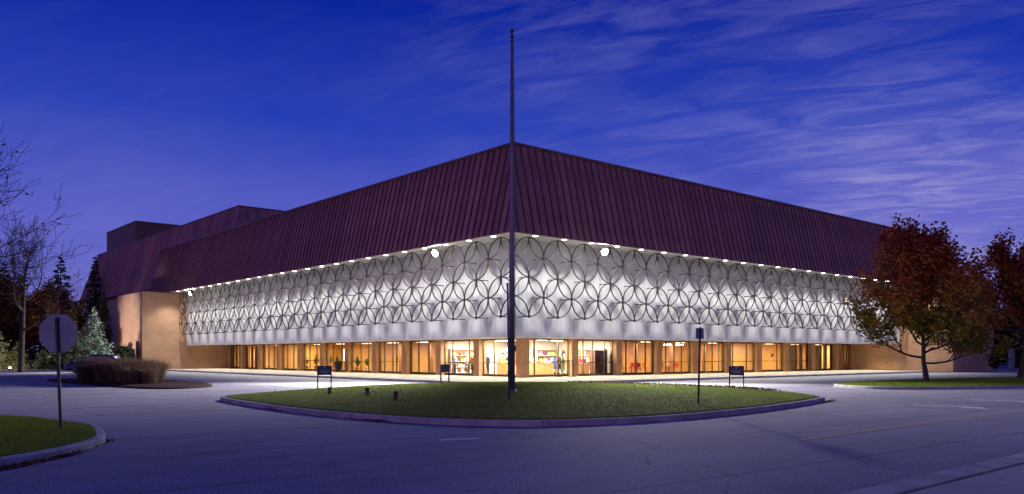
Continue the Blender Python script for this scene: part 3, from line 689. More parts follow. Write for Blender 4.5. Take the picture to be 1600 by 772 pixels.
# brick wings
wg = MB(); wg.box(-9.84, 7.6, LEN['w'], 65.03, 0, 9.04); wing_w = wg.build('brick_wing', brick, hall)
c_ = MB(); c_.box(-9.9, 7.6, LEN['w'] - .06, 65.09, 9.045, 9.13); c_.build('coping', roof_d, wing_w)
wg = MB(); wg.box(LEN['e'], 60.2, -10.25, 7.6, 0, 9.04); wing_e = wg.build('brick_wing', brick, hall)
c_ = MB(); c_.box(LEN['e'] - .06, 60.26, -10.31, 7.6, 9.045, 9.13); c_.build('coping', roof_d, wing_e)
# rooms behind the glass
fl_ = MB(); fl_.prism([(0.5, 0.5), (LEN['e'], 0.5), (LEN['e'], 7.5), (7.5, 7.5), (7.5, LEN['w']), (0.5, LEN['w'])], 0.05, 0.16); fl_.build('room_floor', carpet, hall)
bw = MB(); bw.prism([(7.5, 7.5), (LEN['e'], 7.5), (LEN['e'], 7.8), (7.8, 7.8), (7.8, LEN['w']), (7.5, LEN['w'])], 0.1, Z_SOF + .11); back_wall = bw.build('back_wall', wood, hall)
for side in 'ew':
    for k in range(int((LEN[side] - 8) / 1.25)):
        s_ = 7.6 + 1.25 * k
        if s_ < 10.6: continue
        p = MB(); sbox(p, side, s_ + .01, s_ + 1.24, -7.44, -7.5, .17, 2.55); p.build('wood_board', wood, back_wall)
    for s_ in ((10.4, 30.4) if side == 'e' else (10.4, 40.4)):
        p = MB(); sbox(p, side, s_, s_ + .18, -.62, -7.43, .161, Z_SOF - .005); p.build('partition', wood if s_ > 11 else plaster, hall)
    for k in (range(2, 7) if side == 'e' else range(2, 9)):
        p = MB(); sbox(p, side, 5.0 * k + 1.2, 5.0 * k + 1.75, -3.6, -4.15, .161, Z_SOF - .006); p.build('inner_column', pier_m, hall)
    for k in (range(7, 10) if side == 'e' else range(9, 11)):   # timber fins close behind the glass of the last bays
        a = 5.0 * k + .75; b = min(5.0 * (k + 1) - .05, LEN[side] - .4)
        nn = 5
        for i in range(nn):
            x0 = a + (b - a) * i / nn; p = MB(); sbox(p, side, x0 + .04, x0 + (b - a) / nn - .05 - .12 * (i % 2), -.95 - .06 * (i % 2), -1.0 - .06 * (i % 2), .18, 2.85); p.build('timber_fin', wood, hall)
sh = MB()
for p in [(7.42, 7.42)]: pass
shopw = MB(); shopw.prism([(7.3, 7.3), (10.4, 7.3), (10.4, 7.49), (7.49, 7.49), (7.49, 10.4), (7.3, 10.4)], 0.161, Z_SOF - .006); shopw.build('shop_wall', plaster, hall)

# eave downlights, one per ring bay; soffit downlights, one per window bay; room lights
dl = MB(); dl.lathe([(.17, -.012), (.19, -.012), (.19, .0)], 16); dlm = dl.mesh('downlight', soffit_m)
ln = MB(); ln.lathe([(.155, -.02), (.155, -.014)], 16); lnm = ln.mesh('lens', lens_w); lns = MB().lathe([(.12, -.02), (.12, -.014)], 14).mesh('lens', lens_s)
for side in 'ew':
    for k in range(NC[side]):
        p = S(side, -T_RING + RR + 2.5 * k, 6.5, Z_TOP - .002)
        f_ = put(dlm, 'downlight', eave_soffit, p); put(lnm, 'lens', f_)
        lamp('downlight_beam', 'SPOT', f_, (0, 0, -.06), 900, (1.0, .965, .92), target=Vector(S(side, 0, .55, -4.5)), size=.045, spot=112, blend=.8)
    for k in range(NB[side]):
        p = S(side, 1.5 + 5.0 * k, 3.3, Z_SOF - .002); f_ = put(dlm, 'downlight', low_soffit, p); f_.scale = (.75, .75, 1); put(lns, 'lens', f_)
        lamp('downlight_beam', 'SPOT', f_, (0, 0, -.05), 1000, (1.0, .82, .54), target=(0, 0, -1), size=.08, spot=140, blend=.8)
f_ = put(dlm, 'downlight', low_soffit, (-3.3, -3.0, Z_SOF - .002)); put(lns, 'lens', f_); lamp('downlight_beam', 'SPOT', f_, (0, 0, -.05), 1000, (1.0, .82, .54), target=(0, 0, -1), size=.08, spot=140, blend=.8)
for side in 'ew':
    for k in range(NB[side]):
        shop = k < 2
        for tt in ((1.6, 4.6) if shop else (3.6,)):
            c0 = S(side, 2.85 + 5.0 * k, -tt, Z_SOF - .01)
            bx = MB().box(-.55, .55, -.12, .12, -.06, 0).build('room_light', lamp_w if shop else lamp_i, low_soffit); bx.location = c0
            lamp('room_glow', 'AREA', bx, (0, 0, -.09), 410 if shop else 390, (1.0, .90, .74) if shop else (1.0, .76, .42), target=(0, 0, -1), shape=(1.6, 1.6))

# ------------------------------------------------------------------ floodlights under the eave
def floodlight(x, y, label, aim, power):
    t = thing('floodlight', label, 'floodlight', W(x, y, 8.72), TH, 'floodlights under the eave')
    m = MB(); m.tube([(0, 0, .12), (0, 0, Z_TOP - 8.72 - .004)], .025, 8); m.build('bracket', black_m, t)
    a = math.atan2(aim[1], aim[0]); h = MB(); h.tube([(-.2, 0, 0), (-.12, 0, 0), (.02, 0, 0), (.10, 0, 0)], [.08, .12, .23, .24], 20)
    ho = h.build('housing', black_m, t); ho.rotation_euler = (0, R(28), a)
    l = MB(); l.tube([(.102, 0, 0), (.14, 0, 0), (.17, 0, 0)], [.22, .22, .13], 20); lo_ = l.build('lens', lens_f, t); lo_.rotation_euler = (0, R(28), a)
    lamp('flood_beam', 'SPOT', t, (math.cos(a) * .25, math.sin(a) * .25, -.1), power, (1.0, .93, .95), target=(aim[0] * 1.2, aim[1] * 1.2, -.62), size=.8, spot=86, blend=1.0)
floodlight(-6.4, 1.64, 'bright floodlight under the west eave nearest the flagpole', (-.95, -.25), 39000)
floodlight(1.65, -6.4, 'bright floodlight under the east eave near the corner', (-.25, -.95), 39000)
floodlight(-6.4, 48.9, 'far floodlight glaring beside the brick wing', (-.9, .1), 24000)

# ------------------------------------------------------------------ flagpole, signs, small lawn fittings
t = thing('flagpole', 'tall bare flagpole standing on the round lawn before the corner', 'flagpole', (0, 33.93, .2))
m = MB(); m.tube([(0, 0, 0), (0, 0, 5.0), (0, 0, 10), (0, 0, 14.75)], [.13, .118, .09, .055], 20); m.build('pole', pole_m, t, True)
m = MB(); m.lathe([(.24, -.02), (.25, .03), (.19, .06), (.165, .12)], 20); m.build('base_collar', pole_m, t, True)
m = MB(); m.tube([(0, 0, 14.7), (0, 0, 15.0)], [.05, .03], 10); m.lathe([(.085, 14.77), (.085, 14.86)], 12); m.build('truck', black_m, t)
bm_ = MB(); bm_.lathe([(.001, 14.98)] + [(.085 * math.sin(a), 15.06 - .085 * math.cos(a)) for a in np.linspace(.3, PI - .3, 8)] + [(.001, 15.15)], 14); bm_.build('ball', black_m, t, True)
m = MB(); m.tube([(.15, -.04, 1.1), (.14, -.04, 6), (.11, -.03, 10), (.072, -.02, 14.7)], .009, 5); m.build('halyard', black_m, t)
m = MB(); m.box(.12, .18, -.03, .03, 1.72, 1.95); m.build('cleat', black_m, t)
t = thing('steel_post', 'slim steel post with a hook standing just before the flagpole', 'post', (-.09, 27.51, .2))
m = MB(); m.tube([(0, 0, 0), (-.03, 0, 2), (-.06, 0, 4.0)], .035, 10); m.build('post', pole_m, t, True)
m = MB(); m.tube([(-.06, 0, 3.9), (.02, 0, 3.95), (.06, 0, 4.02), (.05, 0, 4.08)], .016, 6); m.build('hook', pole_m, t, True)
m = MB(); m.lathe([(.05, .9), (.06, .93), (.06, 1.0), (.05, 1.03)], 10); m.build('clamp', black_m, t)
# octagonal sign seen from behind
t = thing('octagonal_sign', 'octagonal street sign seen from behind on a leaning dark post', 'sign', (-9.64, 17.4, .2))
m = MB(); m.prism([(-.022, -.03), (.022, -.03), (.03, .0), (.022, .03), (-.022, .03), (-.03, 0)], -.1, 2.36); po = m.build('post', post_m, t); po.rotation_euler = (0, R(-2.4), 0)
ho_ = MB()
for z in np.arange(.3, 1.6, .05): ho_.box(-.006, .006, -.0325, -.0302, z, z + .02)
ho_.build('punched_holes', black_m, po)
oc = [(math.cos(R(22.5 + 45 * i)) * .405 / math.cos(R(22.5)), math.sin(R(22.5 + 45 * i)) * .405 / math.cos(R(22.5))) for i in range(8)]
m = MB(); m.add([(x, .04, z) for x, z in oc] + [(x, .043, z) for x, z in oc], [tuple(range(8)), tuple(range(15, 7, -1))] + [(i, (i + 1) % 8, 8 + (i + 1) % 8, 8 + i) for i in range(8)])
pl = m.build('plate', sign_back, t); pl.location = (-.08, 0, 2.02)
m = MB(); m.add([(x, .0435, z) for x, z in oc] + [(x, .045, z) for x, z in oc], [tuple(range(8)), tuple(range(15, 7, -1))] + [(i, (i + 1) % 8, 8 + (i + 1) % 8, 8 + i) for i in range(8)])
m.build('face', sign_red, pl)
m = MB()
for z in (-.2, .24): m.lathe([(.012, 0), (.012, .02)], 8, (0, 0, 0))
# rectangular sign
t = thing('traffic_sign', 'small rectangular sign seen from behind on a slim black post', 'sign', (5.97, 26.1, .2))
m = MB(); m.prism([(-.028, -.028), (.028, -.028), (.034, .0), (.028, .028), (-.028, .028), (-.034, 0)], -.1, 2.45); po = m.build('post', post_m, t); po.rotation_euler = (0, R(1.4), 0)
m = MB(); m.box(-.13, .13, .036, .041, 2.08, 2.42); m.build('plate', sign_back, t).location = (.055, 0, 0)
# two-post boards
def board(x, y, rz, label, w=.72, marks=True):
    t = thing('notice_board', label, 'sign', (x, y, .2), rz, 'two-post boards round the lawn')
    for q_ in (-w / 2 + .03, w / 2 - .03): MB().box(q_ - .028, q_ + .028, -.028, .028, -.1, 1.0).build('post', navy, t)
    b_ = MB().box(-w / 2, w / 2, -.05, -.029, .56, 1.02).build('board', navy, t)
    if marks:
        MB().lathe([(.045, 0), (.045, .002)], 12).build('emblem', pale_ink, b_).location = (0, -.0505, .93)
        b_.children[-1].rotation_euler = (R(90), 0, 0)
        for z, wd_ in ((.80, .40), (.73, .46), (.66, .28)):
            mm = MB(); x_ = -wd_ / 2
            while x_ < wd_ / 2: 
                l_ = random.uniform(.02, .05); mm.box(x_, x_ + l_, -.0525, -.0503, z, z + .03); x_ += l_ + .018
            mm.build('lettering', pale_ink, b_)
board(-9.35, 40.6, R(22), 'navy two-post notice board on the western edge of the lawn')
board(-3.88, 47.0, R(50), 'small two-post board on the grass before the shop window, turned aside', marks=False)
board(11.0, 39.9, R(-18), 'navy two-post notice board at the eastern edge of the lawn')
# low maroon lawn fittings
def fitting(x, y, k, label):
    t = thing('lawn_bollard', label, 'bollard', (x, y, .19), random.uniform(0, 3), 'low maroon bollards on the lawn')
    MB().lathe([(.075 * k, -.05), (.08 * k, .02), (.075 * k, .24 * k)], 14).build('body', maroon, t, True)
    MB().lathe([(.085 * k, .24 * k), (.09 * k, .25 * k), (.088 * k, .28 * k), (.03 * k, .31 * k)], 14).build('cap', maroon if k > .98 else post_m, t, True)
    MB().lathe([(.11 * k, -.04), (.11 * k, .0), (.08 * k, .015)], 14).build('base', post_m, t)
    MB().box(.03 * k, .075 * k, -.05 * k, .05 * k, .20 * k, .24 * k).build('vent', post_m, t)
fitting(-7.24, 32.31, .95, 'low maroon bollard on the grass right of the western board')
fitting(-5.65, 31.81, .97, 'low maroon bollard, middle one of the three on the lawn')
fitting(-4.04, 28.28, 1.05, 'low maroon bollard nearest the kerb, largest of the three')
# planter and hoop rack on the pavement
t = thing('planter', 'tall dark tapered planter pot standing before a column', 'planter', W(-.75, 25.6, .15))
MB().lathe([(.24, 0), (.27, .05), (.37, .95), (.40, .96), (.41, 1.05), (.34, 1.05), (.33, .98), (.01, .95)], 20).build('pot', post_m, t, True)
MB().lathe([(.32, .96), (.28, 1.0), (.01, 1.01)], 16).build('soil', mulch, t)
t = thing('hoop_rack', 'black metal hoop rack on the pavement before the shop window', 'rack', W(3.55, -.9, .15), TH + R(-12))
for q_ in (0, .55):
    MB().tube([(-.62, q_, 0), (-.62, q_, .95), (-.52, q_, 1.12), (.42, q_, 1.2), (.60, q_, 1.05), (.62, q_, 0)], .026, 8).build('hoop', black_m, t)
for q_ in (-.62, .62): MB().box(q_ - .04, q_ + .04, -.3, .85, .0, .03).build('foot', black_m, t)

# ------------------------------------------------------------------ things in the rooms (site frame)
def LW(side, s_, t_, z=.16):
    # s_ is the spot on the glass line behind which the thing stands, along the slanting sight line of someone on the street
    k0 = ((0 - OX) * CX + (0 - OY) * SX, -(0 - OX) * SX + (0 - OY) * CX)
    a, b = (k0[0], k0[1]) if side == 'e' else (k0[1], k0[0])
    f_ = (t_ - b) / (.45 - b); s2 = min(a + (s_ - a) * f_, LEN[side] - .6)
    return W(*S(side, s2, -t_, 0)[:2], z)
def LS(side, s_, t_, z=.16): return W(*S(side, s_, -t_, 0)[:2], z)
def rz(side): return TH if side == 'e' else TH - PI / 2
pal = [noise_mat('goods_%s' % n_, c_, tuple(min(1, v * 1.25) for v in c_), 6, .6) for n_, c_ in (('red', (.5, .03, .03)), ('navy', (.03, .04, .12)), ('cream', (.65, .58, .45)), ('teal', (.05, .25, .25)), ('black', (.02, .02, .02)), ('pink', (.6, .3, .3)), ('orange', (.6, .22, .04)), ('lime', (.25, .4, .04)), ('white', (.75, .75, .75)))]
def shelf(side, s_, t_, w, label, rot=0, h=2.1, tiers=5):
    t = thing('display_shelf', label, 'shelf', LS(side, s_, t_), rz(side) + rot, 'shop shelving')
    for q_ in (0, w): MB().box(q_ - .02, q_ + .02, 0, .42, 0, h).build('upright', plaster, t)
    MB().box(.021, w - .021, .40, .42, 0.02, h - .01).build('back', wood, t)
    for i in range(tiers):
        z = .12 + (h - .2) * i / (tiers - 1) if tiers > 1 else .5
        sh_ = MB().box(.022, w - .022, 0, .395, z, z + .03).build('board', plaster, t)
        if i < tiers - 1:
            x = .06
            while x < w - .2:
                ww = random.uniform(.08, .26); hh = random.uniform(.14, .34)
                MB().box(x, x + ww, .05, .3, z + .032, z + .032 + hh).build('goods', random.choice(pal), t); x += ww + random.uniform(.01, .08)
for a in [('e', 7.6, 6.7, 2.6, 'stocked white shelving seen through the window east of the corner column'), ('e', 9.93, 6.4, 2.6, 'long stocked shelving on the partition behind the dark cabinet', -PI / 2), ('e', 9.93, 3.6, 2.2, 'stocked shelving close to the glass in the second east shop bay', -PI / 2),
          ('w', 9.93, 1.0, 2.9, 'clothes shelving on the partition behind the mannequins', PI / 2), ('w', 10.0, 6.75, 2.4, 'stocked shelving on the back wall of the west shop')]: shelf(*a)
def counter(side, s_, t_, w, label):
    t = thing('shop_counter', label, 'counter', LW(side, s_, t_), rz(side), 'shop counters')
    MB().box(0, w, 0, .6, .1, .92).build('cabinet', wood, t); MB().box(-.03, w + .03, -.03, .63, .921, .97).build('worktop', plaster, t); MB().box(.05, w - .05, .04, .55, 0, .099).build('plinth', black_m, t)
    for i in range(6):
        MB().box(.1 + w * i / 6, .1 + w * i / 6 + random.uniform(.1, .25), .1, .4, .972, .972 + random.uniform(.1, .4)).build('goods', random.choice(pal), t)
counter('e', 1.2, 2.6, 2.4, 'orange wood counter crowded with goods inside the east shop window')
counter('e', 5.8, 1.9, 1.6, 'wood counter in front of the second shop bay shelving')
counter('w', 3.4, 2.6, 2.2, 'wood counter with trinkets behind the flagpole window')
t = thing('cabinet', 'tall dark brown cabinet against the shop glass', 'cabinet', LW('e', 8.0, .75), rz('e'))
for q_ in (0, .72): MB().box(q_, q_ + .70, 0, .6, 0, 1.9).build('door_leaf', wood_d, t)
MB().box(-.02, 1.44, -.02, .62, 1.901, 1.96).build('top', wood_d, t)
def mannequin(side, s_, t_, cloth, label, legs=True, h=1.72, rot=0):
    t = thing('mannequin', label, 'mannequin', LW(side, s_, t_), rz(side) + rot, 'shop mannequins')
    k = h / 1.72; sk = noise_mat('mannequin_shell', (.6, .5, .42), (.66, .55, .46), 4, .5) if 'mannequin_shell' not in MATS else MATS['mannequin_shell']
    def ell(prof, nme, mat):
        m = MB(); vs = []; n = 14
        for rx, ry, z in prof: vs += [(rx * k * math.cos(2 * PI * i / n), ry * k * math.sin(2 * PI * i / n), z * k) for i in range(n)]
        fs = [(j * n + i, j * n + (i + 1) % n, (j + 1) * n + (i + 1) % n, (j + 1) * n + i) for j in range(len(prof) - 1) for i in range(n)] + [tuple(range(n - 1, -1, -1)), tuple(range((len(prof) - 1) * n, len(prof) * n))]
        m.add(vs, fs); return m.build(nme, mat, t, True)
    ell([(.15, .10, .86), (.17, .115, .95), (.13, .095, 1.12), (.17, .12, 1.30), (.20, .11, 1.40), (.09, .07, 1.46)], 'jacket', cloth)
    ell([(.045, .045, 1.45), (.045, .05, 1.50), (.07, .085, 1.56), (.078, .095, 1.64), (.05, .06, 1.71), (.01, .01, 1.73)], 'head', sk)
    for sg in (-1, 1):
        MB().tube([(sg * .19 * k, 0, 1.38 * k), (sg * .24 * k, .02, 1.12 * k), (sg * .22 * k, -.06, .88 * k)], [.055 * k, .045 * k, .035 * k], 8).build('sleeve', cloth, t, True)
        MB().tube([(sg * .08 * k, 0, .88 * k), (sg * .09 * k, .01, .48 * k), (sg * .09 * k, 0, .05 * k)], [.085 * k, .06 * k, .045 * k], 8).build('leg', pal[4] if legs else cloth, t, True)
    MB().lathe([(.2, 0), (.2, .02)], 14).build('stand', plaster, t)
mannequin('w', 8.7, 1.0, pal[8], 'white-dressed mannequin at the edge of the west shop window')
mannequin('w', 6.4, 1.2, pal[6], 'mannequin in an orange top beside the shop doorway')
mannequin('w', 7.0, 1.9, pal[5], 'mannequin in a pink top deeper in the shop', rot=1)
mannequin('w', 4.5, 1.1, pal[1], 'mannequin in a navy jacket in the window next to the flagpole')
def hats(side, s_, t_, z, cols, label):
    t = thing('hat_display', label, 'hats', LW(side, s_, t_, z), rz(side))
    MB().box(-.5, .5, 0, .03, -.3, .35).build('board', plaster, t)
    for i, c_ in enumerate(cols): MB().lathe([(.13, 0), (.13, .02), (.09, .03), (.085, .1), (.04, .14)], 12).build('hat', pal[c_], t, True).location = (-.35 + .3 * i, -.14, -.1 + .12 * (i % 2))
hats('w', 2.2, 3.4, 1.95, (4, 0, 4), 'red and black hats hung above the counter')
def rail(side, s_, t_, label):
    t = thing('garment_rail', label, 'garment rail', LW(side, s_, t_), rz(side))
    MB().tube([(0, 0, 0), (0, 0, 1.5), (1.2, 0, 1.5), (1.2, 0, 0)], .018, 6).build('rail', black_m, t)
    for i in range(9): MB().prism([(.1 + .115 * i, -.2), (.16 + .115 * i, -.2), (.17 + .115 * i, .2), (.1 + .115 * i, .2)], .5 + .1 * (i % 3), 1.46).build('garment', pal[(i * 4 + 1) % 9], t)
rail('e', 3.6, 1.8, 'rail of garments in the corner shop, near the hoop rack')
# dining corner: red chairs and small tables
def chair(side, s_, t_, rot, label):
    t = thing('chair', label, 'chair', LW(side, s_, t_), rz(side) + rot, 'red chairs in the dining bays')
    MB().box(-.22, .22, -.22, .22, .43, .49).build('seat', pal[0], t)
    MB().box(-.21, .21, .19, .24, .55, .92).build('backrest', pal[0], t)
    for a in (-.2, .2):
        MB().tube([(a, -.2, 0), (a, -.2, .64)], .018, 6).build('leg', wood, t); MB().tube([(a, .22, 0), (a, .215, .95)], .018, 6).build('leg', wood, t)
        MB().tube([(a, -.2, .64), (a, .215, .64)], .016, 6).build('armrest', wood, t)
for i, (s_, t_, r_, lb) in enumerate([(11.2, 1.6, 0.4, 'red chair nearest the shop partition'), (12.3, 3.0, 2.6, 'red chair at the table in the first dining bay, facing away'), (13.2, 1.7, -.6, 'red chair beside the black mullion'), (16.6, 1.7, .3, 'red chair beside the column of the second dining bay'), (17.6, 1.6, 3.5, 'red chair closest to the glass in the second dining bay'), (18.2, 3.0, 2.2, 'red chair behind the table in the second dining bay'), (14.2, 3.4, .2, 'red chair deepest in the first dining bay')]): chair('e', s_, t_, r_, lb)
for s_, t_, lb in [(12.3, 2.1, 'small wood table among red chairs in the first dining bay'), (17.1, 2.3, 'small wood table in the second dining bay')]:
    t = thing('cafe_table', lb, 'table', LW('e', s_, t_), rz('e'), 'dining bay tables')
    MB().box(-.38, .38, -.38, .38, .70, .74).build('tabletop', wood, t); MB().lathe([(.03, .02), (.03, .70)], 10).build('pedestal', black_m, t); MB().lathe([(.24, 0), (.22, .03)], 14).build('base', black_m, t)
def chandelier(s_, t_, label):
    t = thing('ceiling_lamp', label, 'lamp', LW('e', s_, t_, Z_SOF - .02), rz('e'), 'dining bay ceiling lamps')
    MB().lathe([(.02, -.2), (.02, 0)], 8).build('stem', black_m, t)
    for i in range(5): MB().lathe([(.02, -.34), (.075, -.3), (.075, -.24), (.02, -.2)], 10, (.28 * math.cos(i * 1.257), .28 * math.sin(i * 1.257), 0)).build('globe', lamp_w, t, True)
chandelier(17.0, 2.4, 'cluster ceiling lamp over the second dining bay, nearer the shop'); chandelier(18.6, 2.4, 'cluster ceiling lamp over the second dining bay, farther from the shop')
def picture(side, s_, t_, z, w, h, mat, label, nm='framed_picture', cat='picture'):
    t = thing(nm, label, cat, LW(side, s_, t_, z), rz(side)); MB().box(-w / 2, w / 2, 0, .03, -h / 2, h / 2).build('frame', black_m if nm != 'light_strip' else plaster, t); MB().box(-w / 2 + .03, w / 2 - .03, -.012, -.002, -h / 2 + .03, h / 2 - .03).build('face', mat, t)
picture('e', 15.9, 7.3, 1.8, .5, .7, pal[6], 'small framed orange picture on the dining bay wall')
picture('e', 25.9, 4.2, 1.7, .6, .8, pal[2], 'pale framed print on the wood wall of the lobby')
picture('e', 33.4, 7.3, 1.75, .35, .35, pal[4], 'small dark plaque on the wood wall')
picture('e', 30.9, .8, 1.55, .14, 2.5, strip_m, 'tall white glowing strip beside a lobby column', 'light_strip', 'light')
picture('w', 37.4, 5.6, 1.7, .6, 1.1, screen_m, 'tall glowing blue screen in the western lobby', 'wall_screen', 'screen')
picture('w', 33.4, 5.8, 1.85, .5, .8, screen_m, 'smaller glowing blue screen next to the potted plants', 'wall_screen', 'screen')
picture('w', 26.6, 2.0, 1.75, .16, 1.3, strip_m, 'white glowing panel above the dark planter', 'light_strip', 'light')
picture('w', 17.2, 1.5, 1.35, .22, .5, pal[1], 'small blue notice hung in the glass door', 'hanging_notice', 'notice')
t = thing('inner_door', 'dark brown double door in the wood wall of the lobby', 'door', LW('e', 21.6, 7.3), rz('e'))
for q_ in (-.92, .01): MB().box(q_, q_ + .91, 0, .05, 0, 2.2).build('leaf', wood_d, t)
for q_ in (-.16, .1): MB().box(q_, q_ + .04, -.04, -.001, .95, 1.2).build('handle', sign_back, t)
t = thing('bench_box', 'olive upholstered box seat in the lobby', 'seat', LW('e', 28.2, 4.6), rz('e')); MB().box(-.4, .4, -.3, .3, .08, .45).build('seat', pal[7], t); MB().box(-.4, .4, .25, .34, .46, .9).build('backrest', pal[7], t); MB().box(-.35, .35, -.25, .25, 0, .079).build('plinth', black_m, t)
leaf_g = ramp_island_mat('house_plant_leaves', [(0, (.02, .06, .01)), (.5, (.06, .14, .02)), (1, (.13, .24, .05))], .5)
def houseplant(side, s_, t_, h, label, nleaf=70):
    t = thing('potted_plant', label, 'plant', LW(side, s_, t_), 0, 'potted plants in the lobby')
    MB().lathe([(.16, 0), (.2, .02), (.24, .42), (.26, .45), (.2, .45), (.01, .42)], 14).build('pot', pal[random.choice((2, 4, 6))], t, True)
    V = []; F = []; st_ = MB()
    for i in range(nleaf):
        a = random.uniform(0, 2 * PI); e_ = random.uniform(.2, 1.3); r_ = random.uniform(.25, .6) * h * .55; z0 = .45 + random.uniform(0, .25) * h
        tip = Vector((math.cos(a) * math.cos(e_) * r_, math.sin(a) * math.cos(e_) * r_, z0 + math.sin(e_) * (h - .5) * random.uniform(.5, 1)))
        b0 = Vector((0, 0, .45)); mid = b0.lerp(tip, .62) + Vector((0, 0, .12)); sd = Vector((-math.sin(a), math.cos(a), 0)) * .055
        n = len(V); V += [tuple(b0.lerp(mid, .5) - sd * .2), tuple(mid - sd), tuple(tip), tuple(mid + sd)]; F.append((n, n + 1, n + 2, n + 3))
        if i % 6 == 0: st_.tube([b0, mid], [.012, .008], 5)
    put(mesh_np('foliage', V, F, leaf_g), 'foliage', t); st_.build('stem', bark, t)
for a in [('w', 24.0, 1.6, 1.5, 'potted plant by the glass left of the wooden doors'), ('w', 22.3, 2.6, 1.3, 'low leafy plant behind the glass doors of the west front'), ('w', 28.0, 1.5, 1.5, 'bright green potted plant above the dark planter'), ('w', 29.6, 2.4, 1.9, 'tall potted plant one bay beyond the dark planter'), ('w', 32.3, 1.4, 1.8, 'broad potted plant before the blue screens'), ('w', 34.6, 1.6, 1.5, 'yellow-green potted plant in the lobby beside a column'), ('w', 38.7, 1.5, 1.9, 'potted plant farthest along the west lobby'), ('e', 46.6, 1.6, 1.4, 'potted plant behind the last glazed bay of the east front')]: houseplant(*a)

# ------------------------------------------------------------------ trees and planting
def leaf_mesh(name, C, size, mat, flat=0.5, aspect=.62):
    n = len(C); u = rng.normal(0, 1, (n, 3)); u[:, 2] *= flat; u /= np.linalg.norm(u, axis=1)[:, None]
    w = rng.normal(0, 1, (n, 3)); v = np.cross(u, w); v /= np.linalg.norm(v, axis=1)[:, None]
    s_ = rng.uniform(.6, 1.25, n)[:, None] * size
    V = np.stack([C - u * s_, C + v * s_ * aspect, C + u * s_, C - v * s_ * aspect], 1)
    return mesh_np(name, V.reshape(-1, 3), np.arange(4 * n).reshape(-1, 4), mat)
def grow(m, p, d, L_, r_, depth, tips, spread=.6, up=.12, nseg=5, kids=(3, 5), ratio=.62, minr=.006, wob=.16, first=.35, nside=6):
    path = [Vector(p)]; d = Vector(d).normalized(); rad = [r_]
    for i in range(nseg):
        d = (d + Vector((random.gauss(0, wob), random.gauss(0, wob), random.gauss(0, wob) + up))).normalized()
        path.append(path[-1] + d * L_ / nseg); rad.append(max(minr, r_ * (1 - .72 * (i + 1) / nseg)))
    m.tube(path, rad, max(3, nside), cap=False)
    if depth == 0:
        tips += [tuple(path[k]) for k in range(1, len(path))]; return
    for k in range(random.randint(*kids)):
        f_ = first + (1 - first) * (k + random.random() * .8) / kids[1]; f_ = min(f_, .98); i = int(f_ * nseg); q_ = path[i].lerp(path[i + 1], f_ * nseg - i)
        ax = d.orthogonal().normalized(); ax = Matrix.Rotation(random.uniform(0, 2 * PI), 3, d) @ ax
        nd = (d * (1 - spread * .6) + ax * spread * random.uniform(.8, 1.3)).normalized()
        grow(m, q_, nd, L_ * ratio * random.uniform(.75, 1.15), max(minr, rad[min(i, nseg)] * .62), depth - 1, tips, spread, up, nseg, kids, ratio, minr, wob, .25, max(3, nside - 1))
    grow(m, path[-1], d, L_ * ratio * .85, rad[-1], depth - 1, tips, spread, up, nseg, kids, ratio, minr, wob, .2, max(3, nside - 1))
def broadleaf(name, label, loc, trunk_h, limb, leaf_mat, per_tip, size, jit, squash=1.0, seed=1, n_limbs=7, trunk_r=.19, lean=(0, 0), bk=bark, group=None, depth=2, cat='tree', kids=(3, 5), low_e=.25, rise=1.1):
    random.seed(seed); t = thing(name, label, cat, loc, 0, group)
    m = MB(); tips = []
    top = Vector((lean[0], lean[1], trunk_h))
    lead = top + Vector((lean[0] * .6, lean[1] * .6, limb * rise))
    m.tube([(0, 0, -.1), (0, 0, .12), tuple(top * .5 + Vector((.03, 0, 0))), tuple(top), tuple(top.lerp(lead, .5)), tuple(lead)], [trunk_r * 1.6, trunk_r * 1.1, trunk_r * .95, trunk_r * .8, trunk_r * .45, trunk_r * .12], 10)
    for i in range(n_limbs):
        f_ = i / max(1, n_limbs - 1); a = i * 2.4 + random.uniform(-.3, .3); e_ = low_e + (1.15 - low_e) * f_
        q_ = top.lerp(lead, f_ * .85) if f_ > 0 else top * .92
        grow(m, q_, (math.cos(a) * math.cos(e_), math.sin(a) * math.cos(e_), math.sin(e_)), limb * (1.05 - .38 * f_) * random.uniform(.72, 1.18), trunk_r * (.5 - .25 * f_), depth, tips, kids=kids)
    grow(m, lead, (0, 0, 1), limb * .5, trunk_r * .14, depth - 1, tips, kids=kids)
    m.build('trunk', bk, t, True)
    C = np.repeat(np.array(tips), per_tip, 0) + rng.normal(0, jit, (len(tips) * per_tip, 3))
    C = C[C[:, 2] > trunk_h * .8]
    put(leaf_mesh('crown', C, size, leaf_mat), 'crown', t)
    return t
autumn = ramp_island_mat('autumn_leaves', [(0.0, (.15, .19, .024)), (.35, (.28, .21, .028)), (.6, (.42, .17, .035)), (.85, (.36, .085, .028)), (1.0, (.22, .04, .02))], .6, zgrad=(1.8, 8.5, .8), transl=.45)
autumn2 = ramp_island_mat('autumn_leaves_far', [(0.0, (.36, .27, .03)), (.35, (.36, .15, .03)), (.7, (.28, .065, .022)), (1.0, (.15, .03, .018))], .6, zgrad=(2.0, 8.0, .6), transl=.45)
dry = ramp_island_mat('dry_leaves', [(0.0, (.05, .022, .010)), (.5, (.10, .04, .016)), (1.0, (.15, .07, .03))], .7)
SEED_A = 23
broadleaf('autumn_tree', 'autumn tree turning red with olive lower leaves before the east wing', (24.65, 48.47, .17), 1.2, 3.1, autumn, 9, .12, .22, seed=SEED_A, n_limbs=21, trunk_r=.16, low_e=.02, kids=(4, 5), rise=1.8, lean=(-.15, 0))
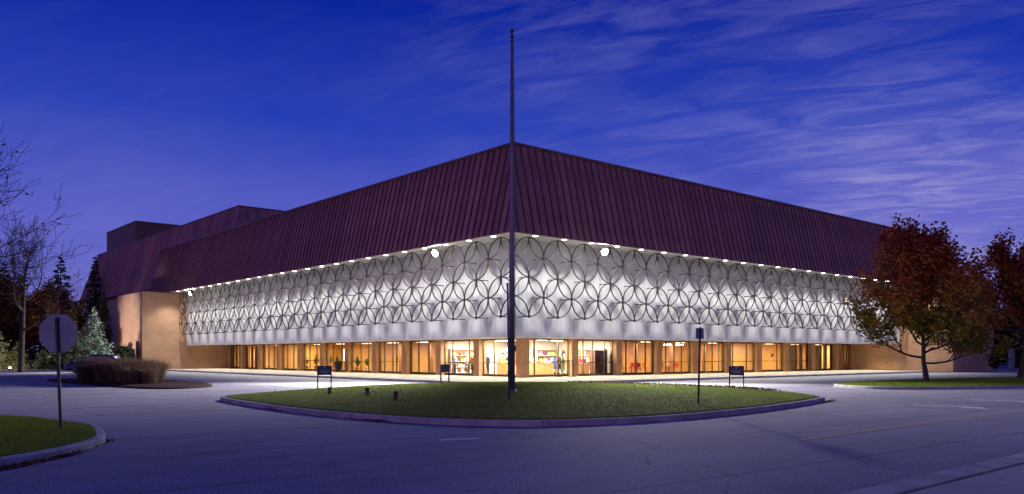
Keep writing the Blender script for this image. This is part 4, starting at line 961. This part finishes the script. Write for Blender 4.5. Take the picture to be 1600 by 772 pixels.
broadleaf('autumn_tree', 'autumn tree cut off by the frame beyond the red one', (36.2, 58.0, .15), 1.8, 3.7, autumn2, 15, .135, .27, seed=9, n_limbs=14, trunk_r=.18, lean=(.3, 0), low_e=.05, rise=1.35)
broadleaf('autumn_tree', 'dark autumn tree behind the grey screens by the east path', (54, 76, .1), 2.2, 4.6, autumn2, 11, .16, .3, seed=12, n_limbs=7, trunk_r=.2)
# bare trees of the west
def bare(name, label, loc, trunk_h, limb, seed, n_limbs, trunk_r, dirs=None, depth=3, keep=.12):
    random.seed(seed); t = thing(name, label, 'tree', loc, 0, 'bare trees of the west lawn'); m = MB(); tips = []
    top = Vector((.15, 0, trunk_h)); lead = top + Vector((.3, 0, limb * 1.4))
    m.tube([(0, 0, -.1), (0, 0, .2), (.05, 0, trunk_h * .5), tuple(top), tuple(top.lerp(lead, .5)), tuple(lead)], [trunk_r * 1.5, trunk_r * 1.1, trunk_r * .95, trunk_r * .8, trunk_r * .45, trunk_r * .1], 10)
    for i in range(n_limbs):
        f_ = i / max(1, n_limbs - 1); a = i * 2.4 + random.uniform(-.3, .3); e_ = .45 + .7 * f_
        if dirs: a = dirs[i % len(dirs)] + random.uniform(-.35, .35)
        grow(m, top.lerp(lead, f_ * .85), (math.cos(a) * math.cos(e_), math.sin(a) * math.cos(e_), math.sin(e_)), limb * (1.1 - .4 * f_), trunk_r * (.5 - .25 * f_), depth, tips, spread=.62, up=.07, kids=(3, 5), minr=.011, nside=5)
    m.build('trunk', bark_g, t, True)
    T = np.array(tips); T = T[rng.random(len(T)) < keep]; put(leaf_mesh('last_leaves', T + rng.normal(0, .08, T.shape), .09, dry), 'last_leaves', t)
bare('bare_tree', 'bare forked tree on the grass behind the two ground lights', (-49.8, 82.6, .02), 4.2, 5.0, 3, 7, .27)
bare('bare_tree', 'bare branches reaching in from beyond the frame above the octagonal sign', (-29.2, 39.0, .0), 4.7, 4.4, 8, 8, .2, dirs=[0.2, -.3, .7, 2.5], keep=.05)
# conifers
needle_b = ramp_island_mat('blue_spruce_needles', [(0, (.05, .075, .055)), (.5, (.10, .14, .105)), (1, (.17, .22, .17))], .7, transl=.1)
needle_d = ramp_island_mat('dark_needles', [(0, (.010, .020, .010)), (.5, (.022, .04, .018)), (1, (.04, .06, .028))], .8, transl=.1)
needle_y = ramp_island_mat('yew_needles', [(0, (.02, .035, .012)), (.5, (.05, .06, .02)), (1, (.09, .085, .03))], .8, transl=.1)
def conifer(label, loc, h, r_, mat, seed, whorl=.42, per=34, size=.13, group='conifers of the west lawn', droop=.25, name='spruce_tree'):
    random.seed(seed); r2 = np.random.default_rng(seed); t = thing(name, label, 'tree', loc, 0, group); m = MB()
    m.tube([(0, 0, -.1), (0, 0, h * .5), (0, 0, h)], [.03 * h * .6, .016 * h * .6, .01], 7); C = []
    z = .35
    while z < h:
        L_ = r_ * (1 - z / h) ** .85 + .08; nb_ = max(4, int(9 * (1 - z / h) + 4))
        for i in range(nb_):
            a = random.uniform(0, 2 * PI); l_ = L_ * random.uniform(.62, 1.12); e_ = random.uniform(-.1, .25)
            p0 = Vector((0, 0, z)); p1 = Vector((math.cos(a) * l_, math.sin(a) * l_, z + l_ * (e_ - droop))); tipz = Vector((0, 0, .12 * l_))
            m.tube([p0, p0.lerp(p1, .6), p1 + tipz], [.012 + .008 * l_, .01, .004], 3, cap=False)
            k = max(4, int(per * l_ / r_)); f_ = r2.uniform(.25, 1.0, k) ** .8
            base_ = np.array(p0)[None] * (1 - f_)[:, None] + np.array(p1 + tipz)[None] * f_[:, None]
            C.append(base_ + r2.normal(0, 1, (k, 3)) * np.stack([.12 + .10 * (1 - f_)] * 2 + [.17 + 0 * f_], 1) * (l_ * .55 + .25))
        z += whorl * random.uniform(.8, 1.2) * (.6 + .4 * (1 - z / h))
    m.build('trunk', bark, t); put(leaf_mesh('needles', np.concatenate(C), size, mat, flat=.35, aspect=.35), 'needles', t)
conifer('pale blue-green spruce lit by a lamp beside the west wing', (-44.9, 87.5, .1), 6.8, 2.6, needle_b, 31, per=60, size=.17)
conifer('slim brown-green conifer close against the lit wing wall', (-50.6, 101, .1), 9.6, 1.5, needle_y, 32, per=36, size=.18)
conifer('slim olive conifer left of the pale spruce', (-48.6, 90.0, .1), 7.4, 1.5, needle_y, 33, per=36, size=.18)
conifer('tall dark pine with ragged top behind the octagonal sign', (-66.5, 120, .1), 16.2, 4.6, needle_d, 34, whorl=.8, per=40, size=.34, droop=.1, name='pine_tree')
conifer('narrow dark pine touching the end of the high roof', (-64.5, 126, .1), 17.0, 3.0, needle_d, 35, whorl=.75, per=36, size=.32, droop=.1, name='pine_tree')
conifer('dark pine behind the bare forked tree', (-73.5, 118, .1), 15.0, 4.2, needle_d, 36, whorl=.8, per=40, size=.34, droop=.1, name='pine_tree')
conifer('dark blue spruce at the frame edge by the ground lights', (-59.5, 94, .1), 5.2, 2.2, needle_b, 37, per=40, size=.17)
conifer('low dark yew under the octagonal sign', (-52.8, 92.5, .1), 3.4, 1.6, needle_d, 38, per=44, size=.16)
conifer('squat dark yew between the bare tree and the octagonal sign', (-56.8, 93.5, .1), 3.2, 1.9, needle_d, 39, per=44, size=.16)
broadleaf('copper_tree', 'copper-leaved tree glowing behind the octagonal sign', (-59.5, 104, .1), 1.6, 4.6, dry, 9, .2, .3, seed=41, n_limbs=8, trunk_r=.22, group='copper trees of the west')
broadleaf('copper_tree', 'copper-leaved tree behind the bare forked tree', (-69, 110, .1), 1.8, 5.2, dry, 8, .24, .35, seed=42, n_limbs=8, trunk_r=.24, group='copper trees of the west')
broadleaf('copper_tree', 'smaller copper tree between the tall pine and the wing', (-54.8, 101, .1), 1.4, 3.6, dry, 9, .19, .28, seed=43, n_limbs=7, trunk_r=.16, group='copper trees of the west')
for x, y, h_, lb in [(49.5, 83.6, 2.5, 'clipped conical yew against the dark brick of the east wing'), (50.9, 82.4, 2.4, 'clipped conical yew between the grey screens')]:
    conifer(lb, (x, y, .08), h_, .62, needle_d, int(x), whorl=.16, per=40, size=.09, group='clipped yews of the east path', droop=-.6, name='clipped_yew')
# far belt of woods closing the horizon
def belt(name, x0, y0, x1, y1, n, h0, h1, mat, label):
    C = []
    for i in range(n):
        f_ = rng.random(); cx_, cy_ = x0 + (x1 - x0) * f_ ** 1.5 + rng.normal(0, 1.5 + 4 * f_), y0 + (y1 - y0) * f_ ** 1.5 + rng.normal(0, 1.5 + 4 * f_); h_ = rng.uniform(h0, h1); k = 620
        u = rng.normal(0, 1, (k, 3)); u /= np.linalg.norm(u, axis=1)[:, None]; u *= rng.uniform(.35, 1, k)[:, None] ** .5
        C.append(np.stack([cx_ + u[:, 0] * h_ * .42, cy_ + u[:, 1] * h_ * .42, h_ * .52 + u[:, 2] * h_ * .5], 1))
    tag(put(leaf_mesh(name, np.concatenate(C), .30, mat), name), label, 'woods', kind='stuff')
belt('far_woods', -84, 142, -200, 150, 80, 7, 13, needle_d, 'dark woods closing the view beyond the west lawn')
belt('far_woods', 63, 104, 190, 160, 80, 6, 9, needle_d, 'dark woods closing the view beyond the east path')
# ornamental grass
bl = ramp_island_mat('ornamental_grass_blades', [(0, (.07, .045, .028)), (.5, (.16, .105, .065)), (1, (.30, .21, .135))], .8, transl=.25)
V = []
for q_ in range(30):
    f_ = (q_ + .5) / 30; cx_, cy_ = -26.1 + 6.0 * f_ + rng.normal(0, .12), 50.2 - 4.0 * f_ + rng.normal(0, .6); kk = rng.uniform(.74, .98) * (.72 + .28 * math.sin(PI * min(1, max(0, f_))) ** .5)
    k = 520; a = rng.uniform(0, 2 * PI, k); r_ = rng.uniform(0, .34, k); h_ = rng.triangular(.45, 1.4, 1.72, k) * kk; o_ = np.abs(rng.normal(.34, .26, k)) * h_
    b0 = np.stack([cx_ + r_ * np.cos(a), cy_ + r_ * np.sin(a), np.full(k, .12)], 1)
    out_ = np.stack([np.cos(a), np.sin(a), 0 * a], 1); an = rng.uniform(0, PI, k); sd = np.stack([np.cos(an), np.sin(an), 0 * a], 1) * .0065
    p1 = b0 + out_ * (o_ * .3)[:, None] + np.array([0, 0, 1]) * (h_ * .62)[:, None]
    p2 = b0 + out_ * (o_ * .75)[:, None] + np.array([0, 0, 1]) * (h_ * .93)[:, None]
    p3 = b0 + out_ * (o_ * 1.15)[:, None] + np.array([0, 0, 1]) * (h_ * 1.0)[:, None]
    V.append(np.stack([b0 - sd, b0 + sd, p1 + sd, p1 - sd, p1 - sd * .8, p1 + sd * .8, p2 + sd * 1.5, p2 - sd * 1.5, p2 - sd * 1.5, p2 + sd * 1.5, p3 + sd * .4, p3 - sd * .4], 1))
V = np.concatenate(V).reshape(-1, 3)
tag(put(mesh_np('ornamental_grass', V, np.arange(len(V)).reshape(-1, 4), bl), 'ornamental_grass'), 'tall brown ornamental grass in the mulched bed before the parked minivan', 'grass', kind='stuff')

# ------------------------------------------------------------------ parked minivan behind the grass
t = thing('minivan', 'dark blue minivan parked behind the tall grass', 'car', (-41.2, 80.5, .004), R(4))
carp = noise_mat('car_paint', (.02, .03, .11), (.025, .036, .13), 1, .25, metal=.5, spec=.7)
dkg = noise_mat('car_glass', (.01, .012, .016), (.014, .016, .02), 1, .08); tyre = noise_mat('tyre_rubber', (.012, .012, .012), (.02, .02, .02), 9, .8)
def loft(m, prof, ys):   # side profile given at several half-widths
    n = len(prof[0]); vs = []
    for pr, y in zip(prof, ys): vs += [(x, y, z) for x, z in pr]
    fs = [tuple(range(n)), tuple(range(len(ys) * n - 1, (len(ys) - 1) * n - 1, -1))] + [(j * n + (i + 1) % n, j * n + i, (j + 1) * n + i, (j + 1) * n + (i + 1) % n) for j in range(len(ys) - 1) for i in range(n)]
    return m.add(vs, fs)
lower = [(-2.45, .35), (2.3, .30), (2.45, .55), (2.42, .95), (2.2, 1.05), (-2.35, 1.08), (-2.47, .8), (-2.5, .5), (-2.3, 1.0)][:8]
lw = [(-2.5, .42), (-2.46, .75), (-2.2, .96), (-1.35, 1.08), (2.3, 1.1), (2.46, .9), (2.48, .45), (2.3, .28), (-2.35, .28)]
lw2 = [(x * .985, z - .02 if z > .9 else z) for x, z in lw]
m = MB(); loft(m, [lw2, lw, lw, lw2], [-.93, -.88, .88, .93]); body = m.build('body', carp, t, True)
up_ = [(-1.35, 1.09), (-.45, 1.66), (.2, 1.78), (1.7, 1.76), (2.15, 1.55), (2.32, 1.11)]; up2 = [(x * .97 + .02, z - .03 if z > 1.2 else z) for x, z in up_]
m = MB(); loft(m, [up2, up_, up_, up2], [-.80, -.70, .70, .80]); m.build('roof', carp, t, True)
for sg in (-1, 1):
    for x0, x1, x2, x3 in ((-1.0, -.38, .25, .25), (.32, .32, 1.15, 1.15), (1.22, 1.22, 1.7, 2.0)):
        y = sg * .806; m = MB(); q = [(x0, y, 1.14), (x3, y, 1.14), (x2, y, 1.62), (x1, y, 1.62)]; q2 = [(x, y + sg * .01, z) for x, _, z in q]; m.add(q + q2, [(0, 1, 2, 3), (7, 6, 5, 4), (0, 1, 5, 4), (1, 2, 6, 5), (2, 3, 7, 6), (3, 0, 4, 7)]); m.build('side_window', dkg, t)
    for x in (-1.5, 1.5):
        w_ = MB(); w_.tube([(x, sg * .70, .33), (x, sg * .95, .33)], .33, 18); wo = w_.build('wheel', tyre, t); MB().tube([(x, sg * .951, .33), (x, sg * .965, .33)], .2, 14).build('rim', sign_back, wo)
    MB().box(-2.49, -2.35, sg * .62 - .16, sg * .62 + .16, .66, .80).build('headlight', plaster, t); MB().box(2.45, 2.5, sg * .78 - .09, sg * .78 + .09, .75, 1.05).build('tail_light', pal[0], t); MB().box(-1.0, -.85, sg * .95, sg * 1.1, 1.05, 1.2).build('mirror', carp, t)
m = MB(); q = [(-1.31, -.68, 1.14), (-1.31, .68, 1.14), (-.50, .62, 1.62), (-.50, -.62, 1.62)]; m.add([(x - .03, y, z + .02) for x, y, z in q] + q, [(0, 1, 2, 3), (7, 6, 5, 4), (0, 1, 5, 4), (1, 2, 6, 5), (2, 3, 7, 6), (3, 0, 4, 7)]); m.build('windscreen', dkg, t)
for y in (-.6, .6): MB().box(-.3, 1.7, y - .02, y + .02, 1.80, 1.83).build('roof_rail', maroon, t)  # maroon puts the red light along the roof edges into colour
# brown enclosure at the wing, grey screens of the east path, ground lights
t = thing('enclosure', 'tall brown screen fence set against the pale wing wall', 'fence', W(-10.6, 56.0), TH)
for i in range(5): MB().box(-.06, 0, .28 * i, .28 * i + .265, 0, 3.25).build('plank', maroon, t)
MB().box(.001, .06, 0, 1.4, 2.9, 3.0).build('cross_bar', black_m, t)
t = thing('enclosure', 'low brown screen fence beside the taller one', 'fence', W(-10.6, 57.6), TH)
for i in range(8): MB().box(-.06, 0, .28 * i, .28 * i + .265, 0, 2.35).build('plank', maroon, t)
broadleaf('dark_shrub', 'dark rounded shrub before the brown screen fence', W(-11.6, 55.5, .05), .5, 1.1, needle_d, 8, .10, .16, seed=51, n_limbs=7, trunk_r=.05, cat='shrub')
for i, (x, y, lb) in enumerate([(50.0, 81.5, 'grey slab screen left of the conical yew on the east path'), (51.4, 81.0, 'grey slab screen nearest the frame edge')]):
    t = thing('grey_screen', lb, 'screen wall', (x, y, .07), R(12), 'grey screens of the east path'); MB().box(-.32, .32, -.08, .08, 0, 2.35).build('panel', sign_back, t); MB().box(-.36, .36, -.11, .11, 2.351, 2.42).build('cap', kerb_m, t)
t = thing('plant_pot', 'terracotta pot on the path at the frame edge', 'pot', (51.2, 79.0, .07)); MB().lathe([(.22, 0), (.33, .5), (.36, .52), (.36, .6), (.3, .6), (.28, .5), (.01, .48)], 16).build('pot', pal[6], t, True); MB().lathe([(.28, .5), (.01, .55)], 12).build('soil', mulch, t)
def ground_light(x, y, label, aims):
    t = thing('ground_light', label, 'ground light', (x, y, .13), 0, 'ground lights on the west grass')
    MB().lathe([(.12, -.05), (.13, .12), (.16, .16), (.16, .24)], 14).build('housing', black_m, t, True); MB().lathe([(.145, .241), (.14, .29), (.05, .33)], 14).build('lens', emit_mat('ground_lens', (1.0, .9, .7), 20) if 'ground_lens' not in MATS else MATS['ground_lens'], t, True)
    for tg, pw, sp_, c_ in aims:
        lamp('ground_beam', 'SPOT', t, (0, 0, .42), pw, c_, target=tuple(Vector(tg) - Vector((x, y, .13))), size=.1, spot=sp_, blend=.8)
ground_light(-54.25, 88.0, 'lit ground light nearer the bare tree', [((-45.5, 97.2, 5.0), 9000, 46, (1, .90, .92)), ((-60, 105, 6), 2600, 90, (1, .62, .35))])  # warm second beam added to stand for a hidden street lamp
ground_light(-55.9, 88.0, 'lit ground light nearer the frame edge', [((-46, 88, 3.5), 2600, 46, (.9, 1, .85)), ((-64, 112, 5), 2000, 90, (1, .62, .35))])  # its orange beam, too, is added for the unseen street lamp
